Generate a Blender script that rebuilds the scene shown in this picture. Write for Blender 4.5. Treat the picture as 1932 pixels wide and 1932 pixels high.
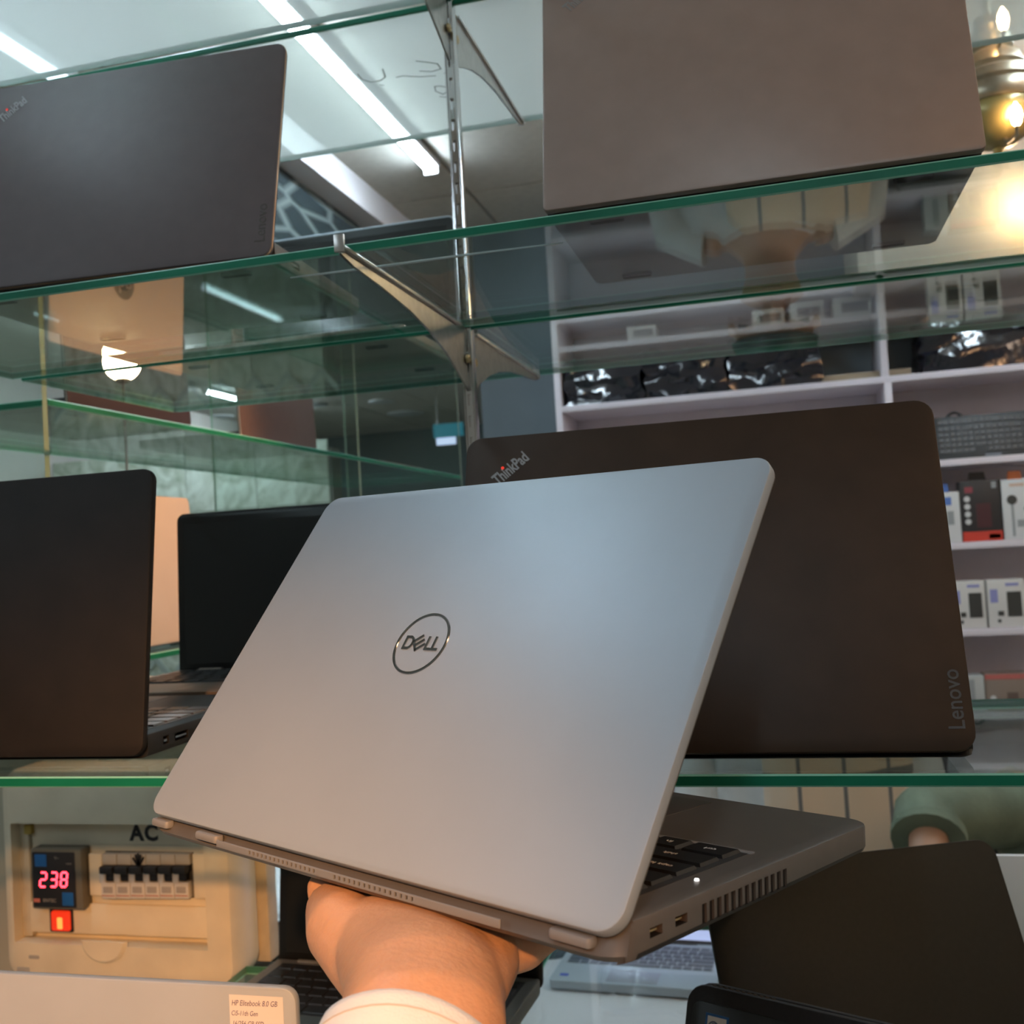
import bpy, bmesh, math, random
from mathutils import Vector, Matrix, Euler
from math import sin, cos, pi, radians
random.seed(7)
for o in list(bpy.data.objects):
    bpy.data.objects.remove(o)
SC = bpy.context.scene
C = SC.collection

# ------------------------------------------------------------------ camera
F = 1953.0
YW = Vector((504, 44, 1953)).normalized()
XW = Vector((7616, -524, -1953)); XW = (XW - YW * XW.dot(YW)).normalized()
ZW = XW.cross(YW)
cam_d = bpy.data.cameras.new('camera'); cam = bpy.data.objects.new('camera', cam_d); C.objects.link(cam)
cam_d.sensor_fit = 'HORIZONTAL'; cam_d.sensor_width = 36.0; cam_d.lens = 36.0 * F / 1932.0
cam_d.clip_start = 0.02; cam_d.clip_end = 60
# image axes (right, up, backward) written in the room's axes
right = Vector((XW.x, YW.x, ZW.x)); down = Vector((XW.y, YW.y, ZW.y)); fwd = Vector((XW.z, YW.z, ZW.z))
cam.matrix_world = Matrix(((right.x, -down.x, -fwd.x, 0), (right.y, -down.y, -fwd.y, 0), (right.z, -down.z, -fwd.z, 0), (0, 0, 0, 1)))
cam_d.dof.use_dof = True; cam_d.dof.focus_distance = 0.55; cam_d.dof.aperture_fstop = 17.0
SC.camera = cam

def P(px, py, X=None, Y=None, Z=None):
    """point of the room seen at a photo pixel, on the plane X=, Y= or Z="""
    c = Vector((px - 966, py - 966, F))
    r = Vector((XW.dot(c), YW.dot(c), ZW.dot(c)))
    t = X / r.x if X is not None else (Y / r.y if Y is not None else Z / r.z)
    return r * t

# ------------------------------------------------------------------ world, exposure
w = bpy.data.worlds.new('world'); SC.world = w; w.use_nodes = True
w.node_tree.nodes['Background'].inputs[0].default_value = (0.55, 0.62, 0.7, 1)
w.node_tree.nodes['Background'].inputs[1].default_value = 0.05
vs = SC.view_settings
SC.display_settings.display_device = 'sRGB'
vs.view_transform = 'Standard'; vs.look = 'None'; vs.gamma = 1.0; vs.use_curve_mapping = False
vs.exposure = 0.12
cy = SC.cycles
cy.use_denoising = True; cy.use_light_tree = False
cy.max_bounces = 6; cy.diffuse_bounces = 3; cy.glossy_bounces = 3; cy.transmission_bounces = 2; cy.transparent_max_bounces = 24
cy.caustics_reflective = False; cy.caustics_refractive = False
cy.sample_clamp_indirect = 4.0
cy.use_adaptive_sampling = True; cy.adaptive_threshold = .025
CEIL = 1.30; FLOOR = -1.60
TUBE_STRENGTH = 50.0
TUBE_COL = (0.70, 0.87, 1.0)
SPOT_W = 285.0
SPOT_COL = (1.0, 0.46, 0.16)
SPOT_POS = Vector((.35, -1.30, .72))
SPOT_AIM = SPOT_POS + Vector((-.36, .815, -.455))

# ------------------------------------------------------------------ materials
MATS = {}
def mat(name, col=(.5, .5, .5), rough=.5, metal=0., spec=.5, noise=0., nscale=40., bump=0., bscale=300., coat=0., sub=0., emit=None, estr=0.):
    if name in MATS: return MATS[name]
    m = bpy.data.materials.new(name); m.use_nodes = True
    nt = m.node_tree; b = nt.nodes['Principled BSDF']
    b.inputs['Base Color'].default_value = (*col, 1)
    b.inputs['Roughness'].default_value = rough; b.inputs['Metallic'].default_value = metal
    b.inputs['Specular IOR Level'].default_value = spec
    b.inputs['Coat Weight'].default_value = coat
    if sub:
        b.inputs['Subsurface Weight'].default_value = sub; b.inputs['Subsurface Radius'].default_value = (1, .35, .18); b.inputs['Subsurface Scale'].default_value = .006
    if emit:
        b.inputs['Emission Color'].default_value = (*emit, 1); b.inputs['Emission Strength'].default_value = estr
    tc = None
    if noise or bump:
        tc = nt.nodes.new('ShaderNodeTexCoord')
    if noise:
        n = nt.nodes.new('ShaderNodeTexNoise'); n.inputs['Scale'].default_value = nscale; n.inputs['Detail'].default_value = 6
        nt.links.new(tc.outputs['Object'], n.inputs['Vector'])
        r = nt.nodes.new('ShaderNodeValToRGB')
        r.color_ramp.elements[0].position = .3; r.color_ramp.elements[1].position = .7
        r.color_ramp.elements[0].color = (*[max(0, c * (1 - noise)) for c in col], 1)
        r.color_ramp.elements[1].color = (*[min(1, c * (1 + noise)) for c in col], 1)
        nt.links.new(n.outputs['Fac'], r.inputs['Fac']); nt.links.new(r.outputs['Color'], b.inputs['Base Color'])
    if bump:
        n2 = nt.nodes.new('ShaderNodeTexNoise'); n2.inputs['Scale'].default_value = bscale; n2.inputs['Detail'].default_value = 3
        nt.links.new(tc.outputs['Object'], n2.inputs['Vector'])
        bp = nt.nodes.new('ShaderNodeBump'); bp.inputs['Strength'].default_value = bump; bp.inputs['Distance'].default_value = .002
        nt.links.new(n2.outputs['Fac'], bp.inputs['Height']); nt.links.new(bp.outputs['Normal'], b.inputs['Normal'])
    MATS[name] = m
    return m

def glass_mat(name, tint=(.93, .975, .955), veil=0., refl=1.):
    if name in MATS: return MATS[name]
    m = bpy.data.materials.new(name); m.use_nodes = True; nt = m.node_tree; nt.nodes.clear()
    out = nt.nodes.new('ShaderNodeOutputMaterial')
    tr = nt.nodes.new('ShaderNodeBsdfTransparent'); tr.inputs[0].default_value = (*tint, 1)
    gl = nt.nodes.new('ShaderNodeBsdfGlossy'); gl.inputs['Color'].default_value = (.95, 1, .98, 1); gl.inputs['Roughness'].default_value = .012
    lw = nt.nodes.new('ShaderNodeLayerWeight'); lw.inputs['Blend'].default_value = .5
    pw = nt.nodes.new('ShaderNodeMath'); pw.operation = 'POWER'; pw.inputs[1].default_value = 5
    nt.links.new(lw.outputs['Facing'], pw.inputs[0])
    ml = nt.nodes.new('ShaderNodeMath'); ml.operation = 'MULTIPLY_ADD'; ml.inputs[1].default_value = .95 * refl; ml.inputs[2].default_value = .043 * refl
    nt.links.new(pw.outputs[0], ml.inputs[0])
    mx = nt.nodes.new('ShaderNodeMixShader')
    nt.links.new(ml.outputs[0], mx.inputs[0])
    src = tr
    if veil:
        di = nt.nodes.new('ShaderNodeBsdfTranslucent'); di.inputs['Color'].default_value = (.9, .93, .9, 1)
        tc = nt.nodes.new('ShaderNodeTexCoord'); nz = nt.nodes.new('ShaderNodeTexNoise'); nz.inputs['Scale'].default_value = 1.5; nz.inputs['Detail'].default_value = 1
        nt.links.new(tc.outputs['Object'], nz.inputs['Vector'])
        mr = nt.nodes.new('ShaderNodeMapRange'); mr.inputs['From Min'].default_value = .3; mr.inputs['From Max'].default_value = .7
        mr.inputs['To Min'].default_value = veil * .75; mr.inputs['To Max'].default_value = veil * 1.25
        nt.links.new(nz.outputs['Fac'], mr.inputs['Value'])
        m0 = nt.nodes.new('ShaderNodeMixShader'); nt.links.new(mr.outputs[0], m0.inputs[0])
        nt.links.new(tr.outputs[0], m0.inputs[1]); nt.links.new(di.outputs[0], m0.inputs[2]); src = m0
    nt.links.new(src.outputs[0], mx.inputs[1]); nt.links.new(gl.outputs[0], mx.inputs[2])
    nt.links.new(mx.outputs[0], out.inputs[0])
    MATS[name] = m
    return m

GLASS = glass_mat('clear_glass')
GLASS_DUST = glass_mat('dusty_glass', veil=.34)
EDGE = mat('glass_edge_green', (.004, .15, .085), .45, spec=.25, noise=.25, nscale=9)
ARRIS = mat('glass_arris', (.22, .52, .40), .3, spec=.5)
BLACK = mat('matte_black_plastic', (.018, .016, .016), .52, spec=.3, noise=.12, nscale=300, bump=.05, bscale=2500)
BLACK2 = mat('soft_black_shell', (.012, .0095, .0078), .55, spec=.24, noise=.18, nscale=30, bump=.05, bscale=2500)
GREYLID = mat('graphite_lid', (.088, .072, .076), .5, spec=.5, noise=.06, nscale=60, bump=.03, bscale=2500)
TITAN = mat('brown_graphite_lid', (.30, .235, .205), .42, metal=.1, spec=.5, noise=.05, nscale=40)
DARKBASE = mat('black_base_plastic', (.012, .012, .012), .45, spec=.5)
KEYM = mat('black_key', (.010, .010, .011), .38, spec=.5)
KEYG = mat('grey_key', (.05, .06, .075), .45)
SCREEN = mat('dark_screen', (.004, .004, .0045), .10, spec=.5)
MATTESCR = mat('matte_dark_screen', (.008, .008, .007), .32, spec=.5)
BEZEL = mat('bezel_black', (.006, .006, .006), .35)
RUBBER = mat('rubber_foot', (.008, .008, .008), .8)
SILVER = mat('satin_silver_paint', (.40, .45, .50), .48, metal=.30, spec=.5, noise=.03, nscale=12, bump=.03, bscale=3000)
SILVER2 = mat('silver_plastic', (.47, .52, .58), .38, metal=.2, noise=.03, nscale=20)
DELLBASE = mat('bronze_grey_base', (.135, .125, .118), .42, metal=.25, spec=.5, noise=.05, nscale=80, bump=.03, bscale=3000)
CHROME = mat('chrome', (.75, .75, .76), .12, metal=1.)
LOGO = mat('logo_chrome', (.42, .44, .46), .16, metal=1.)
STEEL = mat('nickel_bracket', (.52, .50, .47), .28, metal=.9, noise=.12, nscale=90)
BRASS = mat('brass_screw', (.62, .47, .26), .3, metal=.9)
GOLDHP = mat('champagne_silver_lid', (.62, .56, .50), .36, metal=.25, noise=.03, nscale=15)
BRONZE = mat('bronze_lid', (.20, .13, .11), .32, metal=.4, noise=.05)
PURPLE = mat('plum_black_lid', (.045, .032, .038), .35, metal=.2)
CREAM = mat('aged_cream_plastic', (.70, .62, .46), .34, spec=.5, noise=.08, nscale=14)
CREAM2 = mat('yellowed_cream_plastic', (.50, .44, .32), .45, noise=.18, nscale=18)
WHITEP = mat('white_plastic', (.78, .78, .77), .35)
WHITETXT = mat('white_print', (.75, .76, .78), .5)
SILVTXT = mat('silver_print', (.36, .37, .38), .35, metal=.4)
DIMTXT = mat('embossed_grey', (.05, .042, .036), .45, metal=.0, spec=.4)
REDDOT = mat('red_dot', (.8, .03, .02), .4, emit=(1, .05, .02), estr=.6)
INK = mat('pen_ink', (.12, .09, .18), .6)
MARKER = mat('black_marker', (.01, .01, .012), .5)
PAPER = mat('label_paper', (.78, .72, .70), .7)
SKIN = mat('skin', (.62, .34, .20), .45, spec=.4, noise=.10, nscale=35, bump=.25, bscale=260, sub=.12)
SKIN2 = mat('skin_tan', (.42, .23, .14), .5, noise=.06, nscale=30)
HAIR = mat('black_hair', (.012, .010, .009), .5)
CUFF = mat('white_cotton', (.80, .80, .80), .8, noise=.03, nscale=60, bump=.25, bscale=900)
TILE = mat('ceiling_tile', (.64, .60, .52), .85, noise=.05, nscale=30, bump=.15, bscale=90)
TGRID = mat('ceiling_grid', (.20, .20, .20), .6)
WALLB = mat('slate_blue_paint', (.165, .20, .225), .6, noise=.06, nscale=6)
WALLC = mat('cream_paint', (.62, .55, .45), .7, noise=.05, nscale=5)
WALLG = mat('grey_paint', (.48, .46, .40), .7, noise=.06, nscale=4)
FLOORM = mat('floor_tile_grey', (.44, .42, .38), .3, noise=.1, nscale=3)
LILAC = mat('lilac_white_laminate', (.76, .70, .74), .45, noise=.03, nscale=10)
TABLEW = mat('white_tabletop', (.74, .73, .76), .4)
GREEN_SHIRT = mat('olive_green_cotton', (.14, .18, .125), .85, noise=.2, nscale=14, bump=.3, bscale=120)
KAMEEZ = mat('pale_grey_cotton', (.72, .72, .69), .85, noise=.15, nscale=10, bump=.3, bscale=80)
TROUSER = mat('dark_trousers', (.05, .05, .06), .8)
PLAST = mat('dark_plastic_wrap', (.012, .014, .022), .10, spec=.8, noise=.3, nscale=20, bump=1.0, bscale=26, coat=.6)
PLASTC = mat('clear_grey_wrap', (.34, .34, .36), .18, spec=.7, noise=.25, nscale=9, bump=.8, bscale=22)
CARDB = mat('cardboard', (.36, .28, .19), .8, noise=.1, nscale=12)

# ------------------------------------------------------------------ mesh helpers
def finish(me, smooth=True, angle=35):
    if smooth:
        for p in me.polygons: p.use_smooth = True
        try: me.set_sharp_from_angle(angle=radians(angle))
        except Exception: pass
    me.update()
    return me

def from_bm(bm, name, smooth=True, angle=35):
    bmesh.ops.recalc_face_normals(bm, faces=bm.faces[:])
    me = bpy.data.meshes.new(name); bm.to_mesh(me); bm.free()
    return finish(me, smooth, angle)

def obj(name, me, m=None, parent=None, loc=(0, 0, 0), rot=None):
    o = bpy.data.objects.new(name, me); C.objects.link(o)
    if m is not None and len(me.materials) == 0:
        for x in (m if isinstance(m, (list, tuple)) else [m]): me.materials.append(x)
    o.location = loc
    if rot is not None: o.rotation_euler = rot
    if parent is not None: o.parent = parent
    return o

def empty(name, loc=(0, 0, 0), rot=(0, 0, 0)):
    o = bpy.data.objects.new(name, None); C.objects.link(o); o.location = loc; o.rotation_euler = rot
    o.empty_display_size = .05
    return o

def tag(o, label=None, cat=None, group=None, kind=None):
    if label: o['label'] = label
    if cat: o['category'] = cat
    if group: o['group'] = group
    if kind: o['kind'] = kind
    return o

def add_box(bm, x0, x1, y0, y1, z0, z1, mi=0):
    v = [bm.verts.new(p) for p in ((x0, y0, z0), (x1, y0, z0), (x1, y1, z0), (x0, y1, z0), (x0, y0, z1), (x1, y0, z1), (x1, y1, z1), (x0, y1, z1))]
    fs = []
    for f in ((0, 3, 2, 1), (4, 5, 6, 7), (0, 1, 5, 4), (1, 2, 6, 5), (2, 3, 7, 6), (3, 0, 4, 7)):
        fc = bm.faces.new([v[i] for i in f]); fc.material_index = mi; fs.append(fc)
    return fs

def box_me(name, x0, x1, y0, y1, z0, z1, bev=0.):
    bm = bmesh.new(); add_box(bm, x0, x1, y0, y1, z0, z1)
    if bev:
        bmesh.ops.bevel(bm, geom=bm.edges[:], offset=bev, segments=2, affect='EDGES', profile=.6)
    return from_bm(bm, name, True, 40)

def plan_ring(w, d, r, n=5, x0=None, y0=0.):
    """rounded rectangle outline, x in [-w/2, w/2], y in [y0, y0+d]"""
    pts = []
    r = max(min(r, w / 2 - 1e-5, d / 2 - 1e-5), 1e-5)
    for (cx, cyy, a0) in ((w / 2 - r, y0 + d - r, 0), (-w / 2 + r, y0 + d - r, pi / 2), (-w / 2 + r, y0 + r, pi), (w / 2 - r, y0 + r, 1.5 * pi)):
        for i in range(n + 1):
            a = a0 + (pi / 2) * i / n
            pts.append((cx + r * cos(a), cyy + r * sin(a)))
    return pts

def slab_me(name, w, d, z0, z1, r=.01, bev=.0012, y0=0., n=5, warp=None, bevb=None, angle=40):
    """rounded-corner slab with softened top and bottom edges"""
    bevb = bev if bevb is None else bevb
    bm = bmesh.new(); rings = []
    lv = [(bevb, z0), (bevb * .3, z0 + bevb * .3), (0, z0 + bevb), (0, z1 - bev), (bev * .3, z1 - bev * .3), (bev, z1)]
    for ins, z in lv:
        pr = plan_ring(w - 2 * ins, d - 2 * ins, max(r - ins, .0005), n, y0=y0 + ins)
        rings.append([bm.verts.new((x, y, z)) for x, y in pr])
    for a, b in zip(rings[:-1], rings[1:]):
        k = len(a)
        for i in range(k): bm.faces.new((a[i], a[(i + 1) % k], b[(i + 1) % k], b[i]))
    bm.faces.new(list(reversed(rings[0]))); bm.faces.new(rings[-1])
    if warp:
        for v in bm.verts: v.co = Vector(warp(*v.co))
    return from_bm(bm, name, True, angle)

def tube_bm(bm, pts, rad, n=12, cap=True):
    pts = [Vector(p) for p in pts]
    rings = []
    up = Vector((0, 0, 1))
    for i, p in enumerate(pts):
        t = (pts[min(i + 1, len(pts) - 1)] - pts[max(i - 1, 0)]).normalized()
        s = t.cross(up)
        if s.length < 1e-3: s = t.cross(Vector((0, 1, 0)))
        s.normalize(); q = s.cross(t)
        r = rad[i] if isinstance(rad, (list, tuple)) else rad
        rings.append([bm.verts.new(p + (s * cos(2 * pi * k / n) + q * sin(2 * pi * k / n)) * r) for k in range(n)])
    for a, b in zip(rings[:-1], rings[1:]):
        for k in range(n): bm.faces.new((a[k], a[(k + 1) % n], b[(k + 1) % n], b[k]))
    if cap:
        bm.faces.new(list(reversed(rings[0]))); bm.faces.new(rings[-1])
    return rings

def tube_me(name, pts, rad, n=12):
    bm = bmesh.new(); tube_bm(bm, pts, rad, n); return from_bm(bm, name, True, 50)

def lathe_me(name, prof, n=32):
    bm = bmesh.new(); rings = []
    for r, z in prof:
        rings.append([bm.verts.new((max(r, 1e-5) * cos(2 * pi * k / n), max(r, 1e-5) * sin(2 * pi * k / n), z)) for k in range(n)])
    for a, b in zip(rings[:-1], rings[1:]):
        for k in range(n): bm.faces.new((a[k], a[(k + 1) % n], b[(k + 1) % n], b[k]))
    bm.faces.new(list(reversed(rings[0]))); bm.faces.new(rings[-1])
    return from_bm(bm, name, True, 40)

def loft_bm(bm, secs, n=24, cap=True, fold=None):
    """secs: (centre, half-width vector, half-thickness vector)"""
    rings = []
    for j, (c, a, b) in enumerate(secs):
        c, a, b = Vector(c), Vector(a), Vector(b)
        ring = []
        for k in range(n):
            t = 2 * pi * k / n
            f = fold(j, t) if fold else 1.
            ring.append(bm.verts.new(c + (a * cos(t) + b * sin(t)) * f))
        rings.append(ring)
    for p, q in zip(rings[:-1], rings[1:]):
        for k in range(n): bm.faces.new((p[k], p[(k + 1) % n], q[(k + 1) % n], q[k]))
    if cap:
        bm.faces.new(list(reversed(rings[0]))); bm.faces.new(rings[-1])
    return rings

def text_me(body, size=.01, extrude=.0002, shear=0., sx=1., align='CENTER', bold=0., space=1.):
    cu = bpy.data.curves.new('t', 'FONT'); cu.body = body; cu.size = size; cu.extrude = extrude; cu.shear = shear
    cu.align_x = align; cu.align_y = 'CENTER'; cu.offset = bold; cu.space_character = space; cu.resolution_u = 3
    ob = bpy.data.objects.new('t', cu); C.objects.link(ob)
    dg = bpy.context.evaluated_depsgraph_get(); dg.update()
    me = bpy.data.meshes.new_from_object(ob.evaluated_get(dg)); me.name = 'lettering'
    bpy.data.objects.remove(ob); bpy.data.curves.remove(cu)
    me.materials.clear()
    for v in me.vertices: v.co.x *= sx
    return me

def boolean_cut(me, cutter_bm, mats):
    """carve the cutter out of a mesh (real recesses)"""
    bmesh.ops.recalc_face_normals(cutter_bm, faces=cutter_bm.faces[:])
    cm = bpy.data.meshes.new('cut'); cutter_bm.to_mesh(cm); cutter_bm.free()
    a = bpy.data.objects.new('a', me); b = bpy.data.objects.new('b', cm); C.objects.link(a); C.objects.link(b)
    md = a.modifiers.new('b', 'BOOLEAN'); md.object = b; md.operation = 'DIFFERENCE'; md.solver = 'EXACT'
    dg = bpy.context.evaluated_depsgraph_get(); dg.update()
    out = bpy.data.meshes.new_from_object(a.evaluated_get(dg)); out.name = me.name
    bpy.data.objects.remove(a); bpy.data.objects.remove(b); bpy.data.meshes.remove(cm)
    return finish(out, True, 35)

def strokes_me(lines, width, thick=.0002):
    """pen strokes: flat ribbons in the xy plane"""
    bm = bmesh.new()
    for ln in lines:
        for (x0, y0), (x1, y1) in zip(ln[:-1], ln[1:]):
            d = Vector((x1 - x0, y1 - y0, 0))
            if d.length < 1e-7: continue
            t = d.normalized(); n = Vector((-t.y, t.x, 0)) * width / 2
            a = Vector((x0, y0, 0)) - t * width * .3; b = Vector((x1, y1, 0)) + t * width * .3
            lo = [a - n, b - n, b + n, a + n]
            vb = [bm.verts.new(p) for p in lo]; vt = [bm.verts.new(p + Vector((0, 0, thick))) for p in lo]
            bm.faces.new(list(reversed(vb))); bm.faces.new(vt)
            for i in range(4): bm.faces.new((vb[i], vb[(i + 1) % 4], vt[(i + 1) % 4], vt[i]))
    return from_bm(bm, 'strokes', False)

# ================================================================== THE ROOM
def struct(name, me, m):
    return tag(obj(name, me, m), kind='structure')
struct('floor', box_me('floor', -4.6, 2.7, -3.1, 10.1, FLOOR - .1, FLOOR), FLOORM)
ceil = struct('ceiling', box_me('ceiling', -4.6, 2.7, -3.1, 10.1, CEIL + .012, CEIL + .1), TGRID)
tile_mesh = box_me('ceiling_tile', -.294, .294, -.294, .294, 0, .012); tile_mesh.materials.append(TILE)
for i in range(12):
    for j in range(22):
        x = -4.3 + i * .6; y = -2.75 + j * .6
        if x > -.9 and y > 4.0: continue
        o = obj('ceiling_tile', tile_mesh, None, ceil, (x, y, CEIL))
struct('wall_back', box_me('wall_back', -4.6, 2.7, -3.2, -3.1, FLOOR, CEIL + .1), WALLG)
struct('wall_left', box_me('wall_left', -4.7, -4.6, -3.1, 10.1, FLOOR, CEIL + .1), WALLG)
struct('wall_right', box_me('wall_right', 2.7, 2.8, -3.1, 4.1, FLOOR, CEIL + .1), WALLC)
struct('wall_front', box_me('wall_front', -1.13, 2.7, 4.02, 4.12, FLOOR, CEIL + .1), WALLB)
struct('wall_side', box_me('wall_side', -1.13, -1.05, 4.12, 10.0, FLOOR, CEIL + .1), WALLG)
struct('wall_far', box_me('wall_far', -4.6, -1.05, 10.0, 10.1, FLOOR, CEIL + .1), mat('far_wall_teal', (.16, .21, .21), .6))
# bulkhead over the rack on the right, painted cream
struct('trim_1', box_me('trim_1', .30, 2.7, 3.45, 4.02, .80, CEIL, .004), WALLC)
# long white beam with a dark leaf-etched glass fascia hanging under it
struct('trim_2', box_me('trim_2', -1.45, -1.30, 2.3, 7.0, 1.20, CEIL + .01, .004), mat('pinkish_white_paint', (.62, .58, .58), .6))

def leaf_glass():
    m = bpy.data.materials.new('leaf_glass'); m.use_nodes = True; nt = m.node_tree; b = nt.nodes['Principled BSDF']
    tc = nt.nodes.new('ShaderNodeTexCoord'); v = nt.nodes.new('ShaderNodeTexVoronoi'); v.feature = 'DISTANCE_TO_EDGE'; v.inputs['Scale'].default_value = 7
    mp = nt.nodes.new('ShaderNodeMapping'); mp.inputs['Rotation'].default_value = (.5, .2, .3); mp.inputs['Scale'].default_value = (1, .6, 2)
    nt.links.new(tc.outputs['Object'], mp.inputs[0]); nt.links.new(mp.outputs[0], v.inputs['Vector'])
    r = nt.nodes.new('ShaderNodeValToRGB'); r.color_ramp.elements[0].position = .0; r.color_ramp.elements[1].position = .14
    r.color_ramp.elements[0].color = (.16, .19, .18, 1); r.color_ramp.elements[1].color = (.028, .04, .043, 1)
    nt.links.new(v.outputs['Distance'], r.inputs[0]); nt.links.new(r.outputs[0], b.inputs['Base Color']); b.inputs['Roughness'].default_value = .2
    return m
struct('window_1', box_me('window_1', -1.40, -1.385, 2.3, 7.0, .85, 1.20), leaf_glass())

# pale green veined stone wall standing in the hall on the left, in large slabs with a chevron dado
def stone():
    m = bpy.data.materials.new('green_onyx'); m.use_nodes = True; nt = m.node_tree; b = nt.nodes['Principled BSDF']
    tc = nt.nodes.new('ShaderNodeTexCoord'); n = nt.nodes.new('ShaderNodeTexNoise'); n.inputs['Scale'].default_value = 5; n.inputs['Detail'].default_value = 9; n.inputs['Distortion'].default_value = 1.4
    nt.links.new(tc.outputs['Object'], n.inputs['Vector']); r = nt.nodes.new('ShaderNodeValToRGB')
    r.color_ramp.elements[0].position = .35; r.color_ramp.elements[0].color = (.34, .40, .28, 1)
    r.color_ramp.elements[1].position = .62; r.color_ramp.elements[1].color = (.74, .82, .70, 1)
    nt.links.new(n.outputs['Fac'], r.inputs[0]); nt.links.new(r.outputs[0], b.inputs['Base Color']); b.inputs['Roughness'].default_value = .25
    return m
STONE = stone()
sw = struct('wall_stone', box_me('wall_stone', -4.6, -2.62, 5.85, 5.99, FLOOR, .70), mat('stone_joint', (.25, .27, .24), .8))
slab_mesh = box_me('stone_slab', -.243, .243, -.012, 0, -.193, .193, .002); slab_mesh.materials.append(STONE)
for i in range(4):
    for j in range(6):
        obj('stone_slab', slab_mesh, None, sw, (-4.35 + i * .49, 5.85, -1.39 + j * .39))
bmd = bmesh.new()
for s in (-1, 1):
    v = [bmd.verts.new(p) for p in ((0, 0, 0), (s * .11, 0, .12), (s * .11, 0, .17), (0, 0, .05))]
    v2 = [bmd.verts.new((p.co.x, -.01, p.co.z)) for p in v]
    bmd.faces.new(v); bmd.faces.new(list(reversed(v2)))
    for i in range(4): bmd.faces.new((v[i], v[(i + 1) % 4], v2[(i + 1) % 4], v2[i]))
chev = from_bm(bmd, 'chevron_tile', False); chev.materials.append(mat('chevron_pale', (.42, .50, .44), .4))
for i in range(9):
    obj('chevron_tile', chev, None, sw, (-4.45 + i * .225, 5.838, -.70))

# ceiling tubes: white LED battens along the shop
def tube_light(label, x, y0, y1, strength, col=TUBE_COL):
    t = empty('led_batten', (x, (y0 + y1) / 2, CEIL)); tag(t, label, 'ceiling light')
    L = (y1 - y0) / 2
    obj('housing', box_me('housing', -.028, .028, -L - .01, L + .01, -.022, 0, .003), WHITEP, t)
    em = mat('led_tube_%d_%d' % (int(strength * 10), int(col[2] * 100)), (.9, .95, 1), .4, emit=col, estr=strength)
    bm = bmesh.new(); tube_bm(bm, [(0, -L, -.022), (0, -L + .01, -.022), (0, L - .01, -.022), (0, L, -.022)], [.012, .021, .021, .012], 14)
    obj('diffuser', from_bm(bm, 'diffuser'), em, t)
    for s in (-1, 1): obj('end_cap', box_me('end_cap', -.024, .024, s * L - .008, s * L + .008, -.045, -.001, .002), WHITEP, t)
    return t
tube_light('long bright white light tube slanting down across the upper left of the ceiling', -1.03, 1.86, 3.22, TUBE_STRENGTH * 1.25)
tube_light('white light tube over the left aisle, cut off by the top edge of the picture', -1.03, .35, 1.75, TUBE_STRENGTH)
tube_light('dimmer white light tube at the top left corner', -1.70, 1.15, 2.28, TUBE_STRENGTH * .08)
tube_light('white light tube above the shopper side of the shelves', .15, -1.9, -.5, TUBE_STRENGTH * 1.3)
tube_light('white light tube on the left behind the viewer', -1.9, -1.9, -.5, TUBE_STRENGTH)
tube_light('white light tube over the accessory rack', .9, 2.0, 3.1, TUBE_STRENGTH * 1.7)
tube_light('added warm fill tube high on the right, brightening the rack, outside the picture', 1.75, .9, 2.3, TUBE_STRENGTH * .7, (1.0, .74, .56))  # unseen tube added to brighten the rack rows
tube_light('amber light tube high on the right behind the viewer', 1.45, -1.0, .4, TUBE_STRENGTH * .95, (1.0, .56, .28))
tube_light('added white fill tube brightening the hall on the left', -3.4, 4.2, 5.6, TUBE_STRENGTH * 1.8)  # added so the hall gets more light
tube_light('added white fill tube farthest back in the hall', -3.9, 6.6, 8.0, TUBE_STRENGTH * 1.5)  # second added tube, lifts the dark end of the hall

def downlight(label, p, r, strength=18, col=(1, .97, .85)):
    t = empty('downlight', p); tag(t, label, 'ceiling light', 'round downlights far back in the hall')
    obj('trim_ring', lathe_me('trim_ring', [(r, -.012), (r * 1.22, -.008), (r * 1.22, 0), (r, 0)], 28), WHITEP, t)
    obj('lens', lathe_me('lens', [(r * .98, -.010), (r * .98, -.004)], 28), mat('downlight_glow', (.9, .9, .8), .4, emit=col, estr=strength), t)
for px, py, r, lb in ((765, 780, .14, 'large oval-looking round ceiling light far back in the hall'), (720, 757, .09, 'small round ceiling light left of the large one'),
                      (415, 786, .10, 'round ceiling light seen past the dark lid on the left'), (590, 764, .1, 'round ceiling light far back between two laptop lids'),
                      (320, 760, .12, 'round ceiling light farthest left in the hall')):
    p = P(px, py, Z=CEIL - .002)
    if p.y > 9.6: p = p * (9.6 / p.y)
    downlight(lb, (p.x, min(p.y, 9.6), CEIL), r)

# warm spotlight up behind the viewer (its shadow falls on the breaker box)
sp = empty('ceiling_spotlight', SPOT_POS); tag(sp, 'warm white can spotlight on a stem behind the viewer', 'spotlight')
d = (SPOT_AIM - SPOT_POS).normalized(); q = d.to_track_quat('-Z', 'Y').to_euler()
can = lathe_me('can', [(.030, .10), (.036, .09), (.040, 0), (.036, 0), (.034, .02), (.028, .085)], 24)
obj('can', can, mat('lamp_black', (.02, .02, .02), .4), sp, (0, 0, 0), q)
obj('stem', tube_me('stem', [(0, 0, .05), (0, 0, CEIL - SPOT_POS.z)], .008), mat('lamp_black', (.02, .02, .02), .4), sp)
ld = bpy.data.lights.new('spot_bulb', 'SPOT'); ld.energy = SPOT_W; ld.color = SPOT_COL; ld.spot_size = radians(22); ld.spot_blend = 1.0; ld.shadow_soft_size = .03
lo = bpy.data.objects.new('spot_bulb', ld); C.objects.link(lo); lo.parent = sp; lo.rotation_euler = q

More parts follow.
